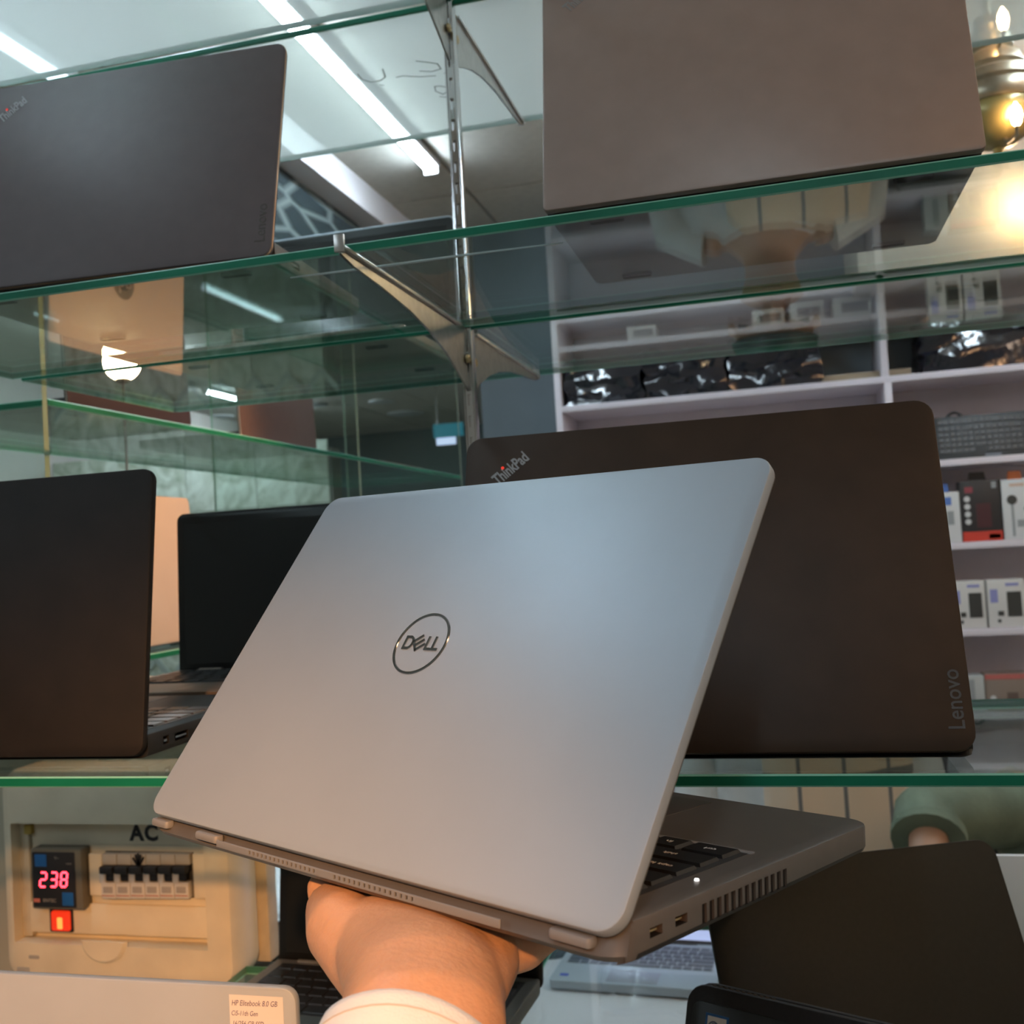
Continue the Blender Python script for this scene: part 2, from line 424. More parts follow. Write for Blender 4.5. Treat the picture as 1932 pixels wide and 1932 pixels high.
sp_fill = empty('ceiling_spotlight', (.15, 1.95, 1.20)); tag(sp_fill, 'added warm fill spotlight over the middle, brightening the left cross shelves', 'spotlight')  # unseen spotlight added to brighten the pale lid on the cross shelf
d2 = (Vector((-1.05, 1.55, .0)) - Vector((.15, 1.95, 1.20))).normalized(); q2 = d2.to_track_quat('-Z', 'Y').to_euler()
obj('can', can.copy(), mat('lamp_black', (.02, .02, .02), .4), sp_fill, (0, 0, 0), q2)
obj('stem', tube_me('stem', [(0, 0, .05), (0, 0, .10)], .008), mat('lamp_black', (.02, .02, .02), .4), sp_fill)
l2 = bpy.data.lights.new('spot_bulb', 'SPOT'); l2.energy = 150; l2.color = SPOT_COL; l2.spot_size = radians(34); l2.spot_blend = .7; l2.shadow_soft_size = .03
l2o = bpy.data.objects.new('spot_bulb', l2); C.objects.link(l2o); l2o.parent = sp_fill; l2o.rotation_euler = q2

# ================================================================== GLASS SHELVES
YF2, ZT2 = .770, .255        # front edge and top face of the middle shelf
ZB2 = ZT2 - .008
YP = 1.085                   # line of the posts
YFAR = 1.43
ZTOP = .621
XPOST = P(880, 615, Y=YP).x
ZBOT = -.146; YFB = .658; YBB = .936

def pane(label, x0, x1, y0, y1, zt, th=.008, face=None, name='glass_shelf', group=None):
    face = face or GLASS
    bm = bmesh.new(); c = .0011; zb = zt - th
    def ring(ins, z): return [bm.verts.new(p) for p in ((x0 + ins, y0 + ins, z), (x1 - ins, y0 + ins, z), (x1 - ins, y1 - ins, z), (x0 + ins, y1 - ins, z))]
    r = [ring(c, zb), ring(0, zb + c), ring(0, zt - c), ring(c, zt)]
    for a, b, mi in ((0, 1, 2), (1, 2, 1), (2, 3, 2)):
        for i in range(4):
            f = bm.faces.new((r[a][i], r[a][(i + 1) % 4], r[b][(i + 1) % 4], r[b][i])); f.material_index = mi
    bm.faces.new(list(reversed(r[0]))).material_index = 0; bm.faces.new(r[3]).material_index = 0
    me = from_bm(bm, 'pane', False)
    for m in (face, EDGE, ARRIS): me.materials.append(m)
    return tag(obj(name, me), label, 'glass shelf', group)
XL, XR = -.90, .78
g = .009
fs = pane('green-edged middle glass shelf carrying the two upper laptops', XL, XR, YF2, YP - .008, ZT2)
pane('rear glass shelf behind the post at the middle level', XL, XR, YP + .008, YFAR, ZT2)
pane('dusty top glass shelf over the two upper laptops', XL, XR, YF2, YP - .008, ZTOP, face=GLASS_DUST)
tp = pane('dusty rear top glass shelf with pen scribbles', XL, XR, YP + .008, YFAR, ZTOP, face=GLASS_DUST)
pane('lowest green-edged glass shelf under the two large black laptops', XL, XR, YFB, YBB, ZBOT)
pane('lowest rear glass shelf under the dark screen at left', XL, XPOST - g, YBB + .006, 1.26, ZBOT)
# long pale streak under the middle shelf, standing in for a reflection
p0, p1 = P(548, 524, Z=ZB2), P(1062, 458, Z=ZB2)
obj('reflection_streak', tube_me('reflection_streak', [p0, p0.lerp(p1, .3) + Vector((0, .001, 0)), p0.lerp(p1, .65) - Vector((0, .001, 0)), p1], [.0006, .0012, .0010, .0005], 6), mat('streak_white', (.55, .66, .68), .6), fs)
# counter-high glass under everything
ZLOW = -.49
pane('low glass counter pane under the laptops at the bottom left', -.67, XPOST - g, .50, 1.165, ZLOW, .010)
pane('low glass counter pane under the dark laptops at the bottom right', XPOST + g, XR, .50, 1.36, ZLOW, .010)

# pen scribbles on the underside of the rear top glass
def scribble():
    def pp(px, py):
        p = P(px, py, Z=ZTOP - .0083); return (p.x, p.y)
    lines = [[pp(675, 140), pp(683, 150), pp(700, 155), pp(718, 152), pp(727, 145), pp(722, 130)], [pp(717, 160), pp(724, 161)],
             [pp(748, 146), pp(760, 143), pp(790, 145), pp(822, 143)], [pp(785, 115), pp(805, 117), pp(825, 120), pp(832, 130), pp(815, 135), pp(792, 134)],
             [pp(842, 138), pp(838, 138)], [pp(845, 165), pp(830, 162), pp(820, 163), pp(822, 172), pp(836, 178), pp(845, 172)], [pp(830, 182), pp(845, 184)]]
    for ln in lines:
        obj('pen_stroke', strokes_me([ln], .0016, -.0002), mat('pencil_grey', (.08, .09, .08), .7), tp, (0, 0, ZTOP - .0083))
scribble()

# slotted post with a chrome face, brackets both sides
def post(label, x, y, z0=FLOOR, z1=CEIL):
    t = empty('slotted_post', (x, y, z0)); tag(t, label, 'post')
    H = z1 - z0
    me = box_me('upright', -.0043, .0043, -.0055, .0055, 0, H, .0005)
    cb = bmesh.new(); k = 0
    zz = (-.45 - z0)
    while zz < H - .05:
        add_box(cb, -.0018, .0018, -.02, -.002, zz, zz + .0125); zz += .0235
    me = boolean_cut(me, cb, None)
    obj('upright', me, CHROME, t)
    obj('backing_strip', box_me('backing_strip', -.003, .003, -.0018, .0018, .9, H - .01), mat('slot_amber', (.16, .09, .05), .6), t)
    for s in (-1, 1): obj('edge_bead', box_me('edge_bead', s * .0054 - .0010, s * .0054 + .0010, -.0062, .0062, 0, H, .0008), CHROME, t)
    return t
post('slotted chrome post between the left and right shelves', XPOST, YP)

def bracket(label, x, y, z, length, s, group='shelf brackets'):
    """curved tapering plate, s = -1 towards the viewer, +1 away"""
    t = empty('shelf_bracket', (x, y, z)); tag(t, label, 'bracket', group)
    L = length
    top = [(0.008, 0), (L, 0)]
    low = [(L, -.007), (L * .93, -.011), (L * .75, -.0135), (L * .55, -.019), (L * .38, -.028), (L * .24, -.040), (L * .13, -.054), (L * .05, -.066), (.008, -.070)]
    pr = top + low
    bm = bmesh.new(); A = [bm.verts.new((-.0011, s * yy, zz)) for yy, zz in pr]; B = [bm.verts.new((.0011, s * yy, zz)) for yy, zz in pr]
    bm.faces.new(A); bm.faces.new(list(reversed(B)))
    n = len(pr)
    for i in range(n): bm.faces.new((A[i], A[(i + 1) % n], B[(i + 1) % n], B[i]))
    obj('plate', from_bm(bm, 'plate', False), STEEL, t)
    obj('rail', box_me('rail', -.0042, .0042, min(s * .03, s * L), max(s * .03, s * L), -.0035, -.0003, .0006), mat('clear_rail', (.62, .60, .56), .25, metal=.6), t)
    obj('end_lip', box_me('end_lip', -.0042, .0042, s * L - .0015, s * L + .0015, -.006, .008, .0006), STEEL, t)
    for sx in (-1, 1):
        sc = obj('screw', lathe_me('screw', [(.0020, 0), (.0048, .001), (.0050, .003), (.0040, .0045), (.0022, .0047), (.0020, .0035)], 16), BRASS, t, (sx * .0012, s * .014, -.036), (0, sx * pi / 2, 0))
    return t
Lf = YP - .745
bracket('curved metal bracket reaching towards the viewer under the middle shelf', XPOST, YP, ZB2, Lf, -1)
bracket('metal bracket reaching away behind the post at the middle shelf', XPOST, YP, ZB2, YFAR - YP - .005, 1)
bracket('curved metal bracket at the top of the post, nearer side', XPOST, YP, ZTOP - .008, Lf, -1)
bracket('metal bracket high behind the post, running away to the right', XPOST, YP, ZTOP - .008, YFAR - YP - .005, 1)
bracket('metal bracket under the lowest shelf, hidden by the held laptop', XPOST, YP, ZBOT - .008, YP - YFB + .01, -1)

# ================================================================== LAPTOPS
def key_mesh(wk, dk, h=.0014):
    bm = bmesh.new()
    a = [bm.verts.new((sx * wk / 2, sy * dk / 2, 0)) for sx, sy in ((-1, -1), (1, -1), (1, 1), (-1, 1))]
    b = [bm.verts.new((sx * (wk / 2 - .0009), sy * (dk / 2 - .0009), h)) for sx, sy in ((-1, -1), (1, -1), (1, 1), (-1, 1))]
    bm.faces.new(list(reversed(a))); bm.faces.new(b)
    for i in range(4): bm.faces.new((a[i], a[(i + 1) % 4], b[(i + 1) % 4], b[i]))
    return from_bm(bm, 'key', False)
KEYROWS = [[1] * 14 + [.8], [1] * 13 + [2.0], [1.5] + [1] * 12 + [1.5], [1.75] + [1] * 11 + [2.25], [2.3] + [1] * 10 + [2.7], [1.3, 1, 1, 1.2, 5.2, 1.1, 1.1, 1, 1, 1]]

def keyboard(root, x_left, y_first, zt, pitch, m, dirx=-1, kd=None, tray=None):
    """keys as parts; user's left is at x_left and rows run from the hinge outwards"""
    kd = kd or pitch
    W = 15 * pitch
    out = []
    tr = obj('keyboard_tray', box_me('keyboard_tray', min(x_left, x_left + dirx * W) - .002, max(x_left, x_left + dirx * W) + .002, y_first - kd * .55, y_first + kd * 5.6, zt - .0006, zt + .0003), tray or DARKBASE, root)
    cache = {}
    for r, row in enumerate(KEYROWS):
        tot = sum(row); x = 0
        for wd in row:
            ww = wd * W / tot
            kdp = kd * (.62 if r == 0 else .86)
            key = (round(ww, 4), round(kdp, 4))
            if key not in cache:
                cache[key] = key_mesh(ww - pitch * .14, kdp); cache[key].materials.append(m)
            k = obj('key', cache[key], None, tr, (x_left + dirx * (x + ww / 2), y_first + r * kd, zt + .0003))
            out.append((r, k)); x += ww
    return out

def lid_parts(lid, wd, ln, th, screen_m, bez_m, inner=True):
    if inner:
        bz = obj('bezel', slab_me('bezel', wd - .004, ln - .006, -th - .0007, -th + .0002, .006, .0003, y0=.003), bez_m, lid)
        obj('screen', box_me('screen', -wd / 2 + .011, wd / 2 - .011, .022, ln - .014, -th - .0010, -th - .0005), screen_m, lid)

def think_logo(lid, x, y, z, size, rot, first=None):
    body = 'ThinkPad'
    me = text_me(body, size, .00012, shear=.0, sx=.62, bold=.00030 * size / .012)
    o = obj('logo', me, SILVTXT, lid, (x, y, z), (0, 0, rot)); o['label'] = 'silver diagonal lettering with a red i dot'
    # the red dot sits over the i
    W = max(v.co.x for v in me.vertices) - min(v.co.x for v in me.vertices)
    dx, dy = -W * .135, size * .36
    dot = obj('red_dot', lathe_me('red_dot', [(size * .085, 0), (size * .085, .0004)], 12), REDDOT, lid, (x + dx * cos(rot) - dy * sin(rot), y + dx * sin(rot) + dy * cos(rot), z))

def laptop(name, label, loc, rotz=0., alpha=75, w=.336, d=.232, lid=.232, th=.007, base_h=.018, lid_m=None, base_m=None, deck_m=None, key_m=None, keys=True,
           screen_m=None, brand=None, group=None, feet=True, zp=.006, rim=None, rlid=.010, tpad=True, lidmat2=None, kx=None, ports=False, cat='laptop', logo_dx=.032):
    lid_m = lid_m or BLACK; base_m = base_m or DARKBASE; key_m = key_m or KEYM; screen_m = screen_m or SCREEN
    root = empty(name, loc, (0, 0, rotz)); tag(root, label, cat, group)
    a = radians(alpha)
    zb = .003; zt = zb + base_h
    back = max(0., (zt - zp) / math.tan(a)) + th / sin(a) + .001 if alpha < 90 else th + .001
    def warp(x, y, z):
        if y < back and z > zp - .002: y = back + (y - back) * .02
        return (x, y, z)
    me = slab_me('base', w - .002, d - .003, zb, zt, .009, .0016, y0=.003, warp=warp, bevb=.004)
    if ports:
        cb = bmesh.new()
        add_box(cb, w / 2 - .008, w / 2 + .01, .030, .038, zb + .006, zb + .0125)
        add_box(cb, w / 2 - .012, w / 2 + .01, .046, .066, zb + .0055, zb + .0120)
        me.materials.append(base_m); me = boolean_cut(me, cb, None)
    base = obj('base', me, base_m, root)
    if ports:
        obj('port_tongue', box_me('port_tongue', w / 2 - .006, w / 2 - .0015, .048, .064, zb + .008, zb + .0095), CHROME, root)
        obj('port_tongue', box_me('port_tongue', w / 2 - .005, w / 2 - .0015, .032, .036, zb + .008, zb + .0100), CHROME, root)
    if feet:
        for sx in (-1, 1):
            for yy in (.025, d - .03):
                obj('foot', slab_me('foot', .028, .009, 0, .0035, .003, .0008, y0=0), RUBBER, root, (sx * (w / 2 - .045), yy, 0))
    if keys:
        pitch = (w * .90) / 15
        keyboard(root, w * .45, back + .022, zt, pitch, key_m, -1, pitch * .98, tray=deck_m)
        if tpad: obj('touchpad', slab_me('touchpad', w * .31, d * .26, zt - .0004, zt + .0003, .003, .0002, y0=d * .70), deck_m or base_m, root)
    lo_ = obj('lid', slab_me('lid', w, lid, -th, 0, rlid, .0012, bevb=.0016), lid_m, root, (0, 0, zp), (a, 0, 0))
    lid_parts(lo_, w, lid, th, screen_m, BEZEL)
    for sx in (-1, 1):
        obj('hinge', tube_me('hinge', [(sx * w * .36 - .016, back + .002, zt - .002), (sx * w * .36 + .016, back + .002, zt - .002)], .0042, 10), base_m, root)
    if rim:
        rr = obj('edge_trim', slab_me('edge_trim', w + .0006, lid + .0004, -th * .55, -th * .25, rlid, .0003), rim, lo_)
    if brand in ('tp', 'tpo'):
        think_logo(lo_, -w / 2 + logo_dx, lid - .028, .0001, .0135, radians(40))
    if brand in ('tp', 'len'):
        me = text_me('Lenovo', .0138, .00015, sx=.92, bold=.0001)
        obj('maker_lettering', me, DIMTXT, lo_, (w / 2 - .0100, .032, .0001), (0, 0, pi / 2))['label'] = 'dim embossed lettering running up the lid'
    return root, lo_, base

# upper left: graphite lid, lean and turn measured from the photo
th = radians(3.3)
tr = P(550, 85, Y=.851)
WU = .322
hx = tr.x - WU / 2 * cos(th); hy = .788 - WU / 2 * sin(th)
laptop('laptop', 'graphite grey laptop, back of lid towards us, on the upper left glass shelf', (hx, hy, ZT2), th, alpha=74.5, w=WU, d=.232, lid=.219, lid_m=GREYLID, brand='tp', logo_dx=.048, rim=mat('copper_trim', (.55, .33, .20), .3, metal=.9), base_m=mat('grey_base_plastic', (.11, .10, .09), .4, metal=.2), ports=True)
# upper right: bigger brownish lid, slight overhang
laptop('laptop', 'brown-grey laptop, back of lid towards us, on the upper right glass shelf', (-.001, .776, ZT2), 0, alpha=75.5, w=.318, d=.235, lid=.222, lid_m=TITAN, brand='tpo', rlid=.004)
# lower right
laptop('laptop', 'large dark brown-black laptop standing behind the held silver one', (-.060, .683, ZBOT), 0, alpha=70, w=.337, d=.232, lid=.241, lid_m=mat('brown_black_shell', (.036, .021, .012), .5, spec=.26, noise=.15, nscale=30, bump=.05, bscale=2500), brand='tp', logo_dx=.036, rlid=.012, zp=.008)
# lower left
laptop('laptop', 'plain black laptop at the left on the lowest glass shelf', (P(268, 1420, Y=.70).x - .168, .70, ZBOT), 0, alpha=82, w=.336, d=.230, lid=.226, lid_m=BLACK2, ports=True, key_m=mat('grey_lit_key', (.06, .055, .05), .35), deck_m=mat('charcoal_deck', (.05, .045, .04), .4))
# rear middle-left, screen facing us
laptop('laptop', 'black-screened laptop facing us behind the graphite one on the middle shelf', (P(870, 690, Y=1.37).x - .166, 1.375, ZT2), pi, alpha=92, w=.332, d=.23, lid=.215, lid_m=SILVER2, base_m=mat('sand_silver_base', (.42, .37, .31), .35, metal=.5), rim=mat('light_edge', (.60, .50, .42), .3, metal=.6), ports=True)
# rear lower left, dark matte screen facing us
laptop('laptop', 'open laptop with a wide black screen facing us on the lowest rear shelf', (P(345, 1290, Y=1.17).x + .168, 1.17, ZBOT), pi, alpha=93, w=.337, d=.215, lid=.212, lid_m=BLACK, screen_m=MATTESCR, base_m=mat('taupe_deck', (.20, .165, .14), .4, metal=.2))

# ------------------------------------------------------------------ left cross gondola (runs away from us)
XB = -.983
pane('glass shelf running away from us on the left, upper level', -1.38, XB, 1.245, 3.20, ZB2 + .006, .010)
pane('glass shelf running away from us on the left, lower level', -1.38, XB, 1.245, 3.20, -.130, .010)
def upright_pane(label, y, z0, z1, x0=-1.38, x1=XB, th_=.010):
    bm = bmesh.new()
    for f in add_box(bm, x0, x1, y - th_ / 2, y + th_ / 2, z0, z1): f.material_index = 1
    bm.faces.ensure_lookup_table()
    bm.normal_update()
    for f in bm.faces:
        if abs(f.normal.y) > .5: f.material_index = 0
    me = from_bm(bm, 'upright_pane', False); me.materials.append(GLASS); me.materials.append(mat('pale_glass_edge', (.30, .42, .30), .2))
    return tag(obj('glass_upright', me), label, 'glass panel')
upright_pane('upright glass end panel of the left cross shelves, nearest', 1.238, -.13, .62)
upright_pane('upright glass divider of the left cross shelves, second from the front', 2.36, -.95, .62)
upright_pane('upright glass end panel of the left cross shelves, farthest', 3.205, -.95, .62)
rt, ld_, _ = laptop('laptop', 'pale champagne laptop on the cross shelf behind the plain black one', (-1.035, 1.523, -.130), -pi / 2 + pi, alpha=86, w=.366, d=.25, lid=.258, lid_m=GOLDHP, base_m=SILVER2)
# round logo: dark disc with two letters
dsk = obj('logo_disc', lathe_me('logo_disc', [(.030, 0), (.030, .0004)], 40), mat('logo_dark', (.03, .03, .035), .3), ld_, (0, .125, 0))
obj('logo_letters', text_me('hp', .050, .0003, shear=.25, sx=.8), mat('logo_pale', (.62, .56, .50), .35, metal=.3), dsk, (0, .002, .0006))
laptop('laptop', 'bronze-lidded laptop standing on the upper cross shelf', (-1.03, 2.05, ZB2 + .006), pi / 2, alpha=88, w=.35, d=.24, lid=.24, lid_m=BRONZE, rim=mat('light_edge', (.60, .50, .42), .3, metal=.6), keys=False)
laptop('laptop', 'plum-black laptop nearest on the upper cross shelf', (-1.03, 1.52, ZB2 + .006), pi / 2, alpha=88, w=.34, d=.24, lid=.24, lid_m=PURPLE, rim=mat('light_edge', (.60, .50, .42), .3, metal=.6), keys=False)
laptop('laptop', 'thin dark red laptop lying nearly shut, far on the upper cross shelf', (-1.0, 2.72, ZB2 + .006), pi / 2, alpha=9, w=.34, d=.24, lid=.24, lid_m=mat('dark_red_lid', (.12, .035, .03), .3), keys=False)
# warm puck lamp under the cross shelf
pk = empty('puck_lamp', (-1.107, 1.60, .150)); tag(pk, 'small warm lamp hanging under the upper left cross shelf', 'lamp')
obj('lamp_stem', tube_me('lamp_stem', [(0, 0, 0), (0, 0, ZB2 - .004 - .150)], .0022, 8), CHROME, pk)
obj('lamp_cap', lathe_me('lamp_cap', [(.012, -.004), (.013, .004), (.006, .008)], 20), CHROME, pk)
obj('lamp_globe', lathe_me('lamp_globe', [(.010, -.003)] + [(.032 * sin(radians(a_)), -.030 + .032 * cos(radians(a_))) for a_ in range(25, 181, 15)], 28), mat('globe_glow', (1, .9, .7), .4, emit=(1, .72, .42), estr=70), pk)

# ------------------------------------------------------------------ bottom row laptops
def silver_bottom():
    tl = P(556, 1866, Y=.64)
    L = tl.z - (ZLOW + .006)
    r_, l_, _ = laptop('laptop', 'silver laptop with a handwritten paper label, cut off at the bottom left', (tl.x - .163, .637, ZLOW), 0, alpha=89, w=.326, d=.22, lid=L, lid_m=SILVER2, base_m=SILVER2, keys=False)
    lab = P(478, 1915, Y=.636)
    lx, ly = lab.x - (tl.x - .163), lab.z - (ZLOW + .006)
    ws, hs = .040, .030
    ly = L - .006 - hs / 2
    note = obj('paper_label', box_me('paper_label', lx - ws / 2, lx + ws / 2, ly - hs / 2, ly + hs / 2, 0, .0002), PAPER, l_)
    for i, (tx, sz, dx) in enumerate((('HP Elitebook 8.0 GB', .0052, .0015), ('Ci5-11th Gen', .0046, .0010), ('16/256 GB SSD', .0048, .0015))):
        me = text_me(tx, sz, .00005, shear=.25, sx=.78, align='LEFT')
        obj('handwriting', me, INK, note, (lx - ws / 2 + dx, ly + hs / 2 - .0055 - i * .0068, .0003), (0, 0, radians(1.0)))
silver_bottom()
laptop('laptop', 'open black laptop facing us beside the breaker box, half hidden by the hand', (P(522, 1840, Y=1.135).x + .165, 1.135, ZLOW), pi - radians(4), alpha=97, w=.33, d=.225, lid=.21, lid_m=BLACK, base_m=mat('dark_silver_base', (.16, .16, .15), .35, metal=.4), screen_m=MATTESCR)
# dark lid at the lower right, back towards us, leaning our way
ang = radians(22.6)
hr = Vector((.2015, .915, ZLOW)); ww = .270
laptop('laptop', 'dark olive-black laptop lid turned slightly away at the lower right', (hr.x - cos(ang) * ww / 2, hr.y - sin(ang) * ww / 2, ZLOW), ang, alpha=65, w=ww, d=.20, lid=.226, lid_m=mat('olive_black_shell', (.017, .014, .010), .5, spec=.28, noise=.1, nscale=200), keys=False, rlid=.016)
# upright folded laptop in front of it, palm rest facing us with a processor sticker
def propped():
    top = P(1298, 1850, Y=.83); tr_ = P(1932, 1998, Y=.74)
    ax = (tr_ - top); ax.z *= 1.0; ax.normalize()
    n = Vector((ax.y, -ax.x, 0)).normalized()
    if n.y > 0: n = -n
    n = (n + Vector((0, 0, .35))).normalized(); dn = ax.cross(n).normalized()
    if dn.z > 0: dn = -dn
    n = dn.cross(ax).normalized()
    if n.y > 0: n = -n
    # local: x along the top edge, y down the face, z towards us
    H = (top.z - ZLOW) / abs(dn.z) - .012
    t = empty('laptop'); tag(t, 'black laptop propped on edge at the bottom right, sticker on its palm rest', 'laptop')
    zx = ax.cross(dn)
    Mx = Matrix(((ax.x, dn.x, n.x, 0), (ax.y, dn.y, n.y, 0), (ax.z, dn.z, n.z, 0), (0, 0, 0, 1)))
    t.matrix_world = Matrix.Translation(top) @ Mx
    W = .325
    def sh(me):
        for v in me.vertices: v.co.x += W / 2
        if Mx.to_3x3().determinant() < 0: me.flip_normals()
        return me
    obj('deck', sh(slab_me('deck', W, H, -.011, 0, .016, .0025)), BLACK, t)
    obj('lid', sh(slab_me('lid', W, H, -.021, -.0125, .016, .002, y0=-.001)), BLACK, t)
    obj('palm_rest', sh(slab_me('palm_rest', W - .012, .08, -.0003, .0006, .008, .0004, y0=.012)), mat('palm_black', (.012, .012, .011), .4), t)
    slot = box_me('speaker_slot', -.0012, .0012, -.0006, .0003, -.0045, -.002)
    slot.materials.append(mat('slot_copper', (.10, .06, .03), .4, metal=.5))
    for i in range(11): obj('speaker_slot', slot, None, t, (.020 + i * .0048, 0, -.003))
    st = obj('sticker', box_me('sticker', .018, .037, .019, .047, .0006, .0009), mat('sticker_blue', (.01, .09, .28), .35), t)
    obj('sticker_face', box_me('sticker_face', .0198, .0352, .0208, .0452, .0009, .0011), mat('sticker_pale', (.62, .58, .54), .4), st)
    tm = text_me('intel', .0088, .0001)
    obj('sticker_lettering', tm, mat('sticker_ink', (.08, .10, .16), .5), st, (.0250, .0325, .0012), (pi, 0, pi / 2) if Mx.to_3x3().determinant() > 0 else (0, 0, pi / 2))
    bm = bmesh.new()
    rings = []
    for rr in (.0060, .0052): rings.append([(cos(2 * pi * k / 24) * rr, sin(2 * pi * k / 24) * rr * 1.45) for k in range(24)])
    vo = [bm.verts.new((x, y, 0)) for x, y in rings[0]]; vi = [bm.verts.new((x, y, 0)) for x, y in rings[1]]
    for k in range(24): bm.faces.new((vo[k], vo[(k + 1) % 24], vi[(k + 1) % 24], vi[k]))
    obj('sticker_ring', from_bm(bm, 'sticker_ring', False), mat('sticker_ink', (.08, .10, .16), .5), st, (.0252, .0325, .0013))
propped()
# white lid at the far right
pw = P(1876, 1612, Y=1.27)
laptop('laptop', 'white laptop lid peeking out beside the dark one at the right edge', (pw.x + .150, 1.27, ZLOW), 0, alpha=92, w=.32, d=.05, lid=pw.z - ZLOW - .006, lid_m=mat('bright_white_lid', (.82, .84, .86), .4), base_m=WHITEP, keys=False)

# ================================================================== THE HELD SILVER LAPTOP
O = Vector((-.35105298, .51160977, -.13253824))
UH = Vector((.28610961, -.14654478, -.00530765)).normalized()
VV = Vector((.05645511, .1269617, .1750287)); VH = (VV - UH * VV.dot(UH)).normalized()
NH = UH.cross(VH)
AD = radians(55.4)
WD = (VH * cos(AD) - NH * sin(AD)).normalized()
MD = UH.cross(WD).normalized()
DW, DL = .3215, .2228
DM = Matrix(((UH.x, WD.x, MD.x, O.x), (UH.y, WD.y, MD.y, O.y), (UH.z, WD.z, MD.z, O.z), (0, 0, 0, 1))) @ Matrix.Translation((DW / 2, 0, 0))
def held_laptop():
    t = empty('laptop'); t.matrix_world = DM
    tag(t, 'silver laptop held up on an open palm in the middle', 'laptop')
    LEN = .226; zt, zb = .0030, -.0128
    def warp(x, y, z):
        # rear edge is rounded under, lid drops behind it; thinner towards the front
        k = max(0., min(1., (y - .02) / LEN))
        if z < 0: z = z * (1 - .18 * k)
        if z > -.001 and y < .012: y = .012 + (y - .012) * .05
        elif y < .008 and z < -.006: y = y + (.004 * ((-.006 - z) / .0068))
        return (x, y, z)
    me = slab_me('base', DW - .001, LEN, zb, zt, .014, .0012, y0=0, n=8, warp=warp, bevb=.0035)
    cb = bmesh.new(); X1 = DW / 2
    for i in range(13):
        y = .0600 + i * .00565
        add_box(cb, X1 - .0016, X1 + .01, y - .0018, y + .0018, -.0094, -.0016)
    for y in (.026, .0432):
        add_box(cb, X1 - .008, X1 + .01, y - .0042, y + .0042, -.0058, -.0022)
    me.materials.append(DELLBASE)
    me = boolean_cut(me, cb, None)
    me.materials.append(mat('vent_dark', (.010, .008, .007), .5)); me.materials.append(mat('vent_lit_wall', (.16, .115, .085), .4, metal=.3))  # light and shade put into the colour: pale walls facing the viewer, dark floors
    for p in me.polygons:
        c = p.center
        if .056 < c.y < .134 and c.z > -.0100 and c.z < -.0010 and X1 - .0085 < c.x < X1 - .0006:
            p.material_index = 2 if p.normal.y < -.5 else 1
        if .02 < c.y < .05 and -.006 < c.z < -.002 and X1 - .0085 < c.x < X1 - .0008: p.material_index = 2 if p.normal.y < -.5 else 1
    obj('base', me, DELLBASE, t)
    for y in (.026, .0432):
        obj('port_tongue', box_me('port_tongue', X1 - .0065, X1 - .002, y - .0026, y + .0026, -.0044, -.0036), BRASS, t)
    # rear strip, hinge covers and foot rails
    GS = mat('light_grey_strip', (.22, .225, .235), .5)
    rs = slab_me('rear_strip', .196, .0010, -.0082, -.0046, .0004, .0003, y0=-.0012)
    cb = bmesh.new()
    for i in range(16):
        add_box(cb, -X1 + .100 + i * .0034, -X1 + .1014 + i * .0034, -.01, .01, -.0072, -.0054)
        add_box(cb, -X1 + .166 + i * .0034, -X1 + .1674 + i * .0034, -.01, .01, -.0072, -.0054)
    for v in rs.vertices: v.co.x += .0085
    rs.materials.append(GS)
    obj('vent_backing', box_me('vent_backing', -X1 + .097, -X1 + .223, -.0004, .0002, -.0076, -.0050), mat('vent_dark', (.010, .008, .007), .5), t)
    obj('rear_strip', boolean_cut(rs, cb, None), GS, t)
    for xx, ww_ in ((-X1 + .060, .020), (-X1 + .012, .016), (X1 - .022, .020)):
        obj('hinge_cover', slab_me('hinge_cover', ww_, .006, -.0070, -.0028, .002, .0012, y0=-.0010), GS, t, (xx, .0012 if abs(xx) > .13 else 0, -.0004))
    # keyboard, user's left is on our right
    pitch = .0189
    ks = keyboard(t, X1 - .0185, .0225, zt, pitch, KEYM, -1, .0186, tray=mat('keyboard_well', (.03, .03, .032), .5))
    # light frame line in front of the keys
    obj('keyboard_frame', slab_me('keyboard_frame', .292, .0045, zt - .0002, zt + .0006, .0012, .0003, y0=.1235), mat('light_grey_strip', (.30, .31, .325), .45), t)
    rows = {}
    for r, k in ks: rows.setdefault(r, []).append(k)
    names = {2: ['tab', 'q', 'w'], 3: ['caps lock', 'a', 's'], 4: ['shift', 'z', 'x'], 5: ['ctrl', 'fn', 'win'], 1: ['~', '1', '2']}
    for r, lst in names.items():
        for k, s in zip(rows[r], lst):
            lt = text_me(s, .0042 if len(s) > 2 else .005, .00004)
            e = obj('key_legend', lt, WHITETXT, k.parent, (k.location.x, k.location.y, k.location.z + .00146), (0, 0, pi))
    obj('caps_light', lathe_me('caps_light', [(.0011, 0), (.0009, .0008)], 12), mat('led_white', (1, 1, 1), .4, emit=(1, 1, 1), estr=1.5), t, (X1 - .0110, .0715, zt))
    obj('touchpad', slab_me('touchpad', .106, .062, zt - .0004, zt + .0004, .002, .0003, y0=.152), mat('touchpad_grey', (.10, .094, .09), .3, metal=.2), t, (.020, 0, 0))
    # lid
    ld2 = obj('lid', slab_me('lid', DW, DL, -.0062, 0, .0105, .0010, n=8, bevb=.0012), SILVER, t, (0, 0, 0), (AD, 0, 0))
    sd = obj('lid_side', slab_me('lid_side', DW - .0004, DL - .0004, -.0064, -.0022, .0103, .0004, y0=.0002, n=8), DELLBASE, ld2)
    lid_parts(ld2, DW, DL, .0062, SCREEN, BEZEL)
    # round emblem
    cx, cyy = -DW / 2 + .152, .1155
    R0, R1 = .0185, .0168
